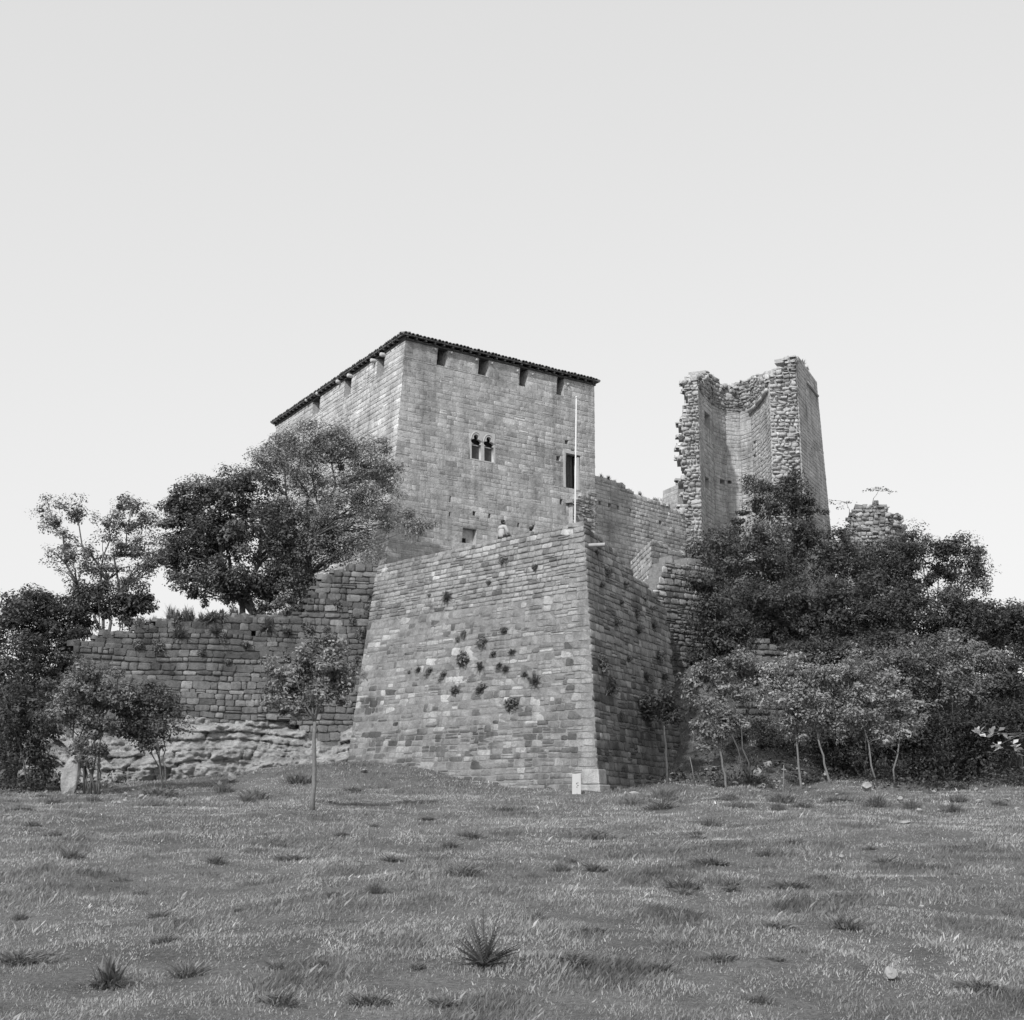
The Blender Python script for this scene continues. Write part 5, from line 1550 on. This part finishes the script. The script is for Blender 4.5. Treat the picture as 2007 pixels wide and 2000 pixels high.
rock(1600, 1765, 14, 8, 'small white stone in the middle right meadow', True, 1, lift_=.5)
rock(1805, 1778, 12, 8, 'small white stone near the right meadow edge', True, 2, lift_=.5)
rock(1775, 1612, 40, 5, 'thin flat slab in the grass beyond the forked sapling', True, 0, lift_=.5)
rock(545, 1601, 16, 7, 'small pale stone in the grass left of the young trunk', True, 1, lift_=.5)
# upright boulder by the multi stem shrub
o = obj('standing_boulder', BLD[4]); p = ground_at(136, 1556); s = mpp(p[1])
o.location = (p[0], p[1], p[2] + 10 * s); o.scale = (21 * s, 19 * s, 58 * s); o.rotation_euler = (.1, -.10, 1.9)
tag(o, 'upright pale boulder beside the sheaf of stems', 'boulder')
r = np.random.default_rng(5)
for k in range(90):
    if k < 55: px, py = r.uniform(1380, 1660), r.uniform(1490, 1566)
    elif k < 75: px, py = r.uniform(1800, 1995), r.uniform(1545, 1590)
    else: px, py = r.uniform(190, 420), r.uniform(1525, 1575)
    w = r.uniform(5, 15)
    rock(px, py, w, w * r.uniform(.4, .8), ['small loose stone in the rubble under the saplings', 'small loose stone of the pale scree at the right edge', 'small loose stone below the rubble wall'][0 if k < 55 else 1 if k < 75 else 2], r.random() < .08, k,
         ['rubble under the saplings', 'scree at the right edge', 'stones below the rubble wall'][0 if k < 55 else 1 if k < 75 else 2], 'loose_stone', .4)

# ================================================================== SMALL THINGS
# milestone
mp_ = ground_at(1130, 1556)
mp_[1] = min(mp_[1], 56.6)
ms = thing('white_marker', 'white painted marker slab leaning at the foot of the bastion corner', 'marker', (float(mp_[0]), float(mp_[1]), float(H(mp_[0], mp_[1]))))
s = mpp(mp_[1])
base = P(1130, 1553, mp_[1] - .05); hh = 33 * s; w_ = 17 * s
b = MB(); zl = base[2] - .25
b.hexa([(base[0] - w_ / 2, base[1] - .06, zl), (base[0] + w_ / 2, base[1] - .06, zl), (base[0] + w_ / 2, base[1] + .06, zl), (base[0] - w_ / 2, base[1] + .06, zl),
        (base[0] - w_ / 2 + .015, base[1] - .0, zl + hh + .25), (base[0] + w_ / 2, base[1] - .0, zl + hh + .28), (base[0] + w_ / 2, base[1] + .1, zl + hh + .28), (base[0] - w_ / 2 + .015, base[1] + .1, zl + hh + .25)])
sl = part('slab', b.mesh('slab'), 'white_paint', ms)
md = sl.modifiers.new('bevel', 'BEVEL'); md.width = .015; md.segments = 2
b = MB()   # small dark painted marks
for (dx, dz, a, c) in ((-.01, .30, .035, .05), (.03, .24, .05, .03), (.0, .17, .03, .04), (.045, .33, .02, .05)):
    yy = base[1] - .062 + .06 * (dz + .25) / (hh + .26) - .004
    b.frame_box((base[0] + dx, yy, zl + .25 + dz), (a, 0, 0), (0, .006, 0), (0, 0, c))
part('painted_mark', b.mesh('painted_mark'), 'paint_mark', ms)

# flagpole
fp0 = P(1127, 1024, 60.2); fp1 = P(1129.5, 781, 60.2)
pole = thing('flagpole', 'slim white flagpole without flag behind the bastion corner', 'flagpole', tuple(fp0 - [0, 0, 1.0]))
b = MB(); b.tube([fp0 - [0, 0, 1.0], fp0, fp1], [.04, .038, .028], 10); part('pole', b.mesh('pole', True), 'pole_paint', pole)
b = MB(); b.tube([fp1, fp1 + [0, 0, .03], fp1 + [0, 0, .07], fp1 + [0, 0, .1]], [.03, .045, .04, .01], 10); part('finial', b.mesh('finial', True), 'pole_paint', pole)
b = MB(); c = fp0 - [0, 0, 1.0]; b.frame_box(c - [.15, .15, .05], (.3, 0, 0), (0, .3, 0), (0, 0, .07)); part('base_plate', b.mesh('base_plate'), 'pipe', pole)

# spout and timbers on the flank
u, z = bsf.uz(1152, 1069); p0 = bsf.at(u, z) + bsf.back * .4
p1 = P(1186, 1068, p0[1] - .2)
spout = thing('drain_spout', 'pale round drain spout sticking out of the bastion flank near the top', 'spout', tuple(p0))
b = MB(); d = unit(p1 - p0); b.tube([p0, p1], .085, 12, False); b.tube([p1, p1 - d * .5], .06, 12, False)
n0 = 12
rim = b; part('pipe', b.mesh('pipe', True), 'pipe', spout)
b = MB(); b.tube([p1 - d * .3, p1 - d * .28], .062, 12); part('bore', b.mesh('bore'), 'dark_void', spout)
b = MB(); b.tube([p1 - d * .02, p1], .092, 12, False); part('lip', b.mesh('lip', True), 'pipe', spout)
for k, (a, c) in enumerate((((1150, 1042), (1170, 1064)), ((1154, 1038), (1180, 1066)))):
    q0 = P(*a, 59.6); q1 = P(*c, 60.6)
    b = MB(); b.tube([q0, q1], .03, 6)
    o = obj('timber_strut', b.mesh('timber_strut'), 'old_wood'); tag(o, ['dark strut slanting down to the spout, nearer the corner', 'longer dark strut slanting down above the spout'][k], 'strut')

# ================================================================== PEOPLE
def skin_obj(name, verts, edges, rad, mat, parent, sub=2):
    me = bpy.data.meshes.new(name); me.from_pydata([tuple(v) for v in verts], edges, []); me.update()
    o = obj(name, me, mat, parent)
    md = o.modifiers.new('skin', 'SKIN')
    if not me.skin_vertices: me.skin_vertices.new()
    for i, q in enumerate(me.skin_vertices[0].data):
        rr = rad[i]; q.radius = rr if isinstance(rr, tuple) else (rr, rr)
        q.use_root = i == 0
    md.use_smooth_shade = True
    s = o.modifiers.new('sub', 'SUBSURF'); s.levels = sub; s.render_levels = sub
    return o
def person(label, loc, rz, shirt, turn=0.0, scale=1.0):
    """seated figure, local: faces +y, seat at z = 0"""
    root = thing('person', label, 'person', tuple(loc)); root.rotation_euler = (0, 0, rz); root.scale = (scale,) * 3
    tx = math.sin(turn)
    body_v = [(0, .02, .10), (0, .0, .25), (0, .02, .42), (0, .05, .52), (0, .07, .60), (tx * .02, .09, .68), (tx * .03, .10, .77),
              (.10, .06, .11), (.12, .48, .12), (.12, .50, -.32), (.12, .62, -.36),
              (-.10, .06, .11), (-.12, .48, .12), (-.12, .50, -.32), (-.12, .62, -.36),
              (.19, .04, .50), (.26, .10, .27), (.20, .30, .16), (.17, .38, .15),
              (-.19, .04, .50), (-.26, .10, .27), (-.20, .30, .16), (-.17, .38, .15)]
    body_e = [(0, 1), (1, 2), (2, 3), (3, 4), (4, 5), (5, 6), (0, 7), (7, 8), (8, 9), (9, 10), (0, 11), (11, 12), (12, 13), (13, 14), (3, 15), (15, 16), (16, 17), (17, 18), (3, 19), (19, 20), (20, 21), (21, 22)]
    rad = [(.14, .11), (.13, .10), (.15, .10), (.13, .09), .055, (.075, .09), (.07, .085), .085, .07, .05, .045, .085, .07, .05, .045, .06, .045, .035, .035, .06, .045, .035, .035]
    for s in (1, -1):                                   # fingers and thumb
        w = 18 if s == 1 else 22
        bx, by, bz_ = body_v[w]
        for f_, (ox, L) in enumerate(((-.03, .07), (-.01, .08), (.012, .078), (.032, .06))):
            i = len(body_v); body_v += [(bx + ox, by + .05, bz_ - .005), (bx + ox * 1.15, by + .05 + L * .7, bz_ - .03)]
            body_e += [(w, i), (i, i + 1)]; rad += [.010, .008]
        i = len(body_v); body_v += [(bx - s * .05, by + .02, bz_ - .01), (bx - s * .055, by + .055, bz_ - .025)]; body_e += [(w, i), (i, i + 1)]; rad += [.011, .009]
    skin_obj('body', body_v, body_e, rad, 'skin', root)
    sv = [(0, .02, .02), (0, .0, .22), (0, .02, .41), (0, .04, .52), (.19, .04, .50), (.265, .10, .27), (.23, .22, .21), (-.19, .04, .50), (-.265, .10, .27), (-.23, .22, .21)]
    skin_obj('shirt', sv, [(0, 1), (1, 2), (2, 3), (3, 4), (4, 5), (5, 6), (3, 7), (7, 8), (8, 9)], [(.19, .165), (.17, .14), (.18, .13), (.12, .09), .085, .066, .055, .085, .066, .055], shirt, root)
    tv = [(0, .02, .045), (.10, .08, .10), (.12, .48, .12), (.12, .50, -.28), (-.10, .08, .10), (-.12, .48, .12), (-.12, .50, -.28)]
    skin_obj('trousers', tv, [(0, 1), (1, 2), (2, 3), (0, 4), (4, 5), (5, 6)], [(.15, .11), .10, .09, .07, .10, .09, .07], 'trousers', root)
    hv = [(tx * .01, .055, .66), (tx * .01, .06, .745), (tx * .02, .085, .83)]
    skin_obj('hair', hv, [(0, 1), (1, 2)], [(.082, .075), (.105, .105), (.085, .09)], 'hair', root)
    for s in (1, -1):
        b = MB(); b.tube([(s * .075, .10, .70), (s * .092, .095, .725), (s * .085, .09, .755)], [.012, .02, .012], 6); o = obj('ear', b.mesh('ear', True), 'skin', root)
        b = MB(); b.tube([(s * .03 + tx * .03, .172, .735), (s * .03 + tx * .03, .185, .735)], [.012, .008], 6); obj('eye', b.mesh('eye'), 'hair', root)
        b = MB(); b.tube([(s * .12, .52, -.36), (s * .12, .60, -.40), (s * .12, .74, -.41)], [.05, .05, .035], 8); obj('shoe', b.mesh('shoe', True), 'dark_jacket', root)
    b = MB(); b.tube([(tx * .03, .175, .735), (tx * .03, .205, .695), (tx * .03, .175, .685)], [.012, .02, .012], 6); obj('nose', b.mesh('nose', True), 'skin', root)
    b = MB(); b.tube([(-.03 + tx * .03, .170, .65), (tx * .03, .178, .648), (.03 + tx * .03, .170, .65)], [.006, .009, .006], 6); obj('mouth', b.mesh('mouth', True), 'dark_jacket', root)
    return root
def on_edge(px, back_, dz):
    x = [bf.at(u_, bz) for u_ in np.linspace(0, np.linalg.norm(B_tr - B_tl), 400)]
    pxs = proj(np.array(x))[0]; k = int(np.argmin(abs(pxs - px)))
    return x[k] + bf.back * back_ + np.array([0, 0, dz])
ang = math.atan2(-bf.back[0], bf.back[1])
person('person in light shirt and dark trousers sitting on the bastion edge, back turned', on_edge(975, .30, .08), ang - .15, 'shirt', .5, 1.08)
person('person in dark clothes seated low behind the bastion edge, only head and shoulder showing', on_edge(1019, .8, -.32), ang + .6, 'dark_jacket', -.3, 1.0)
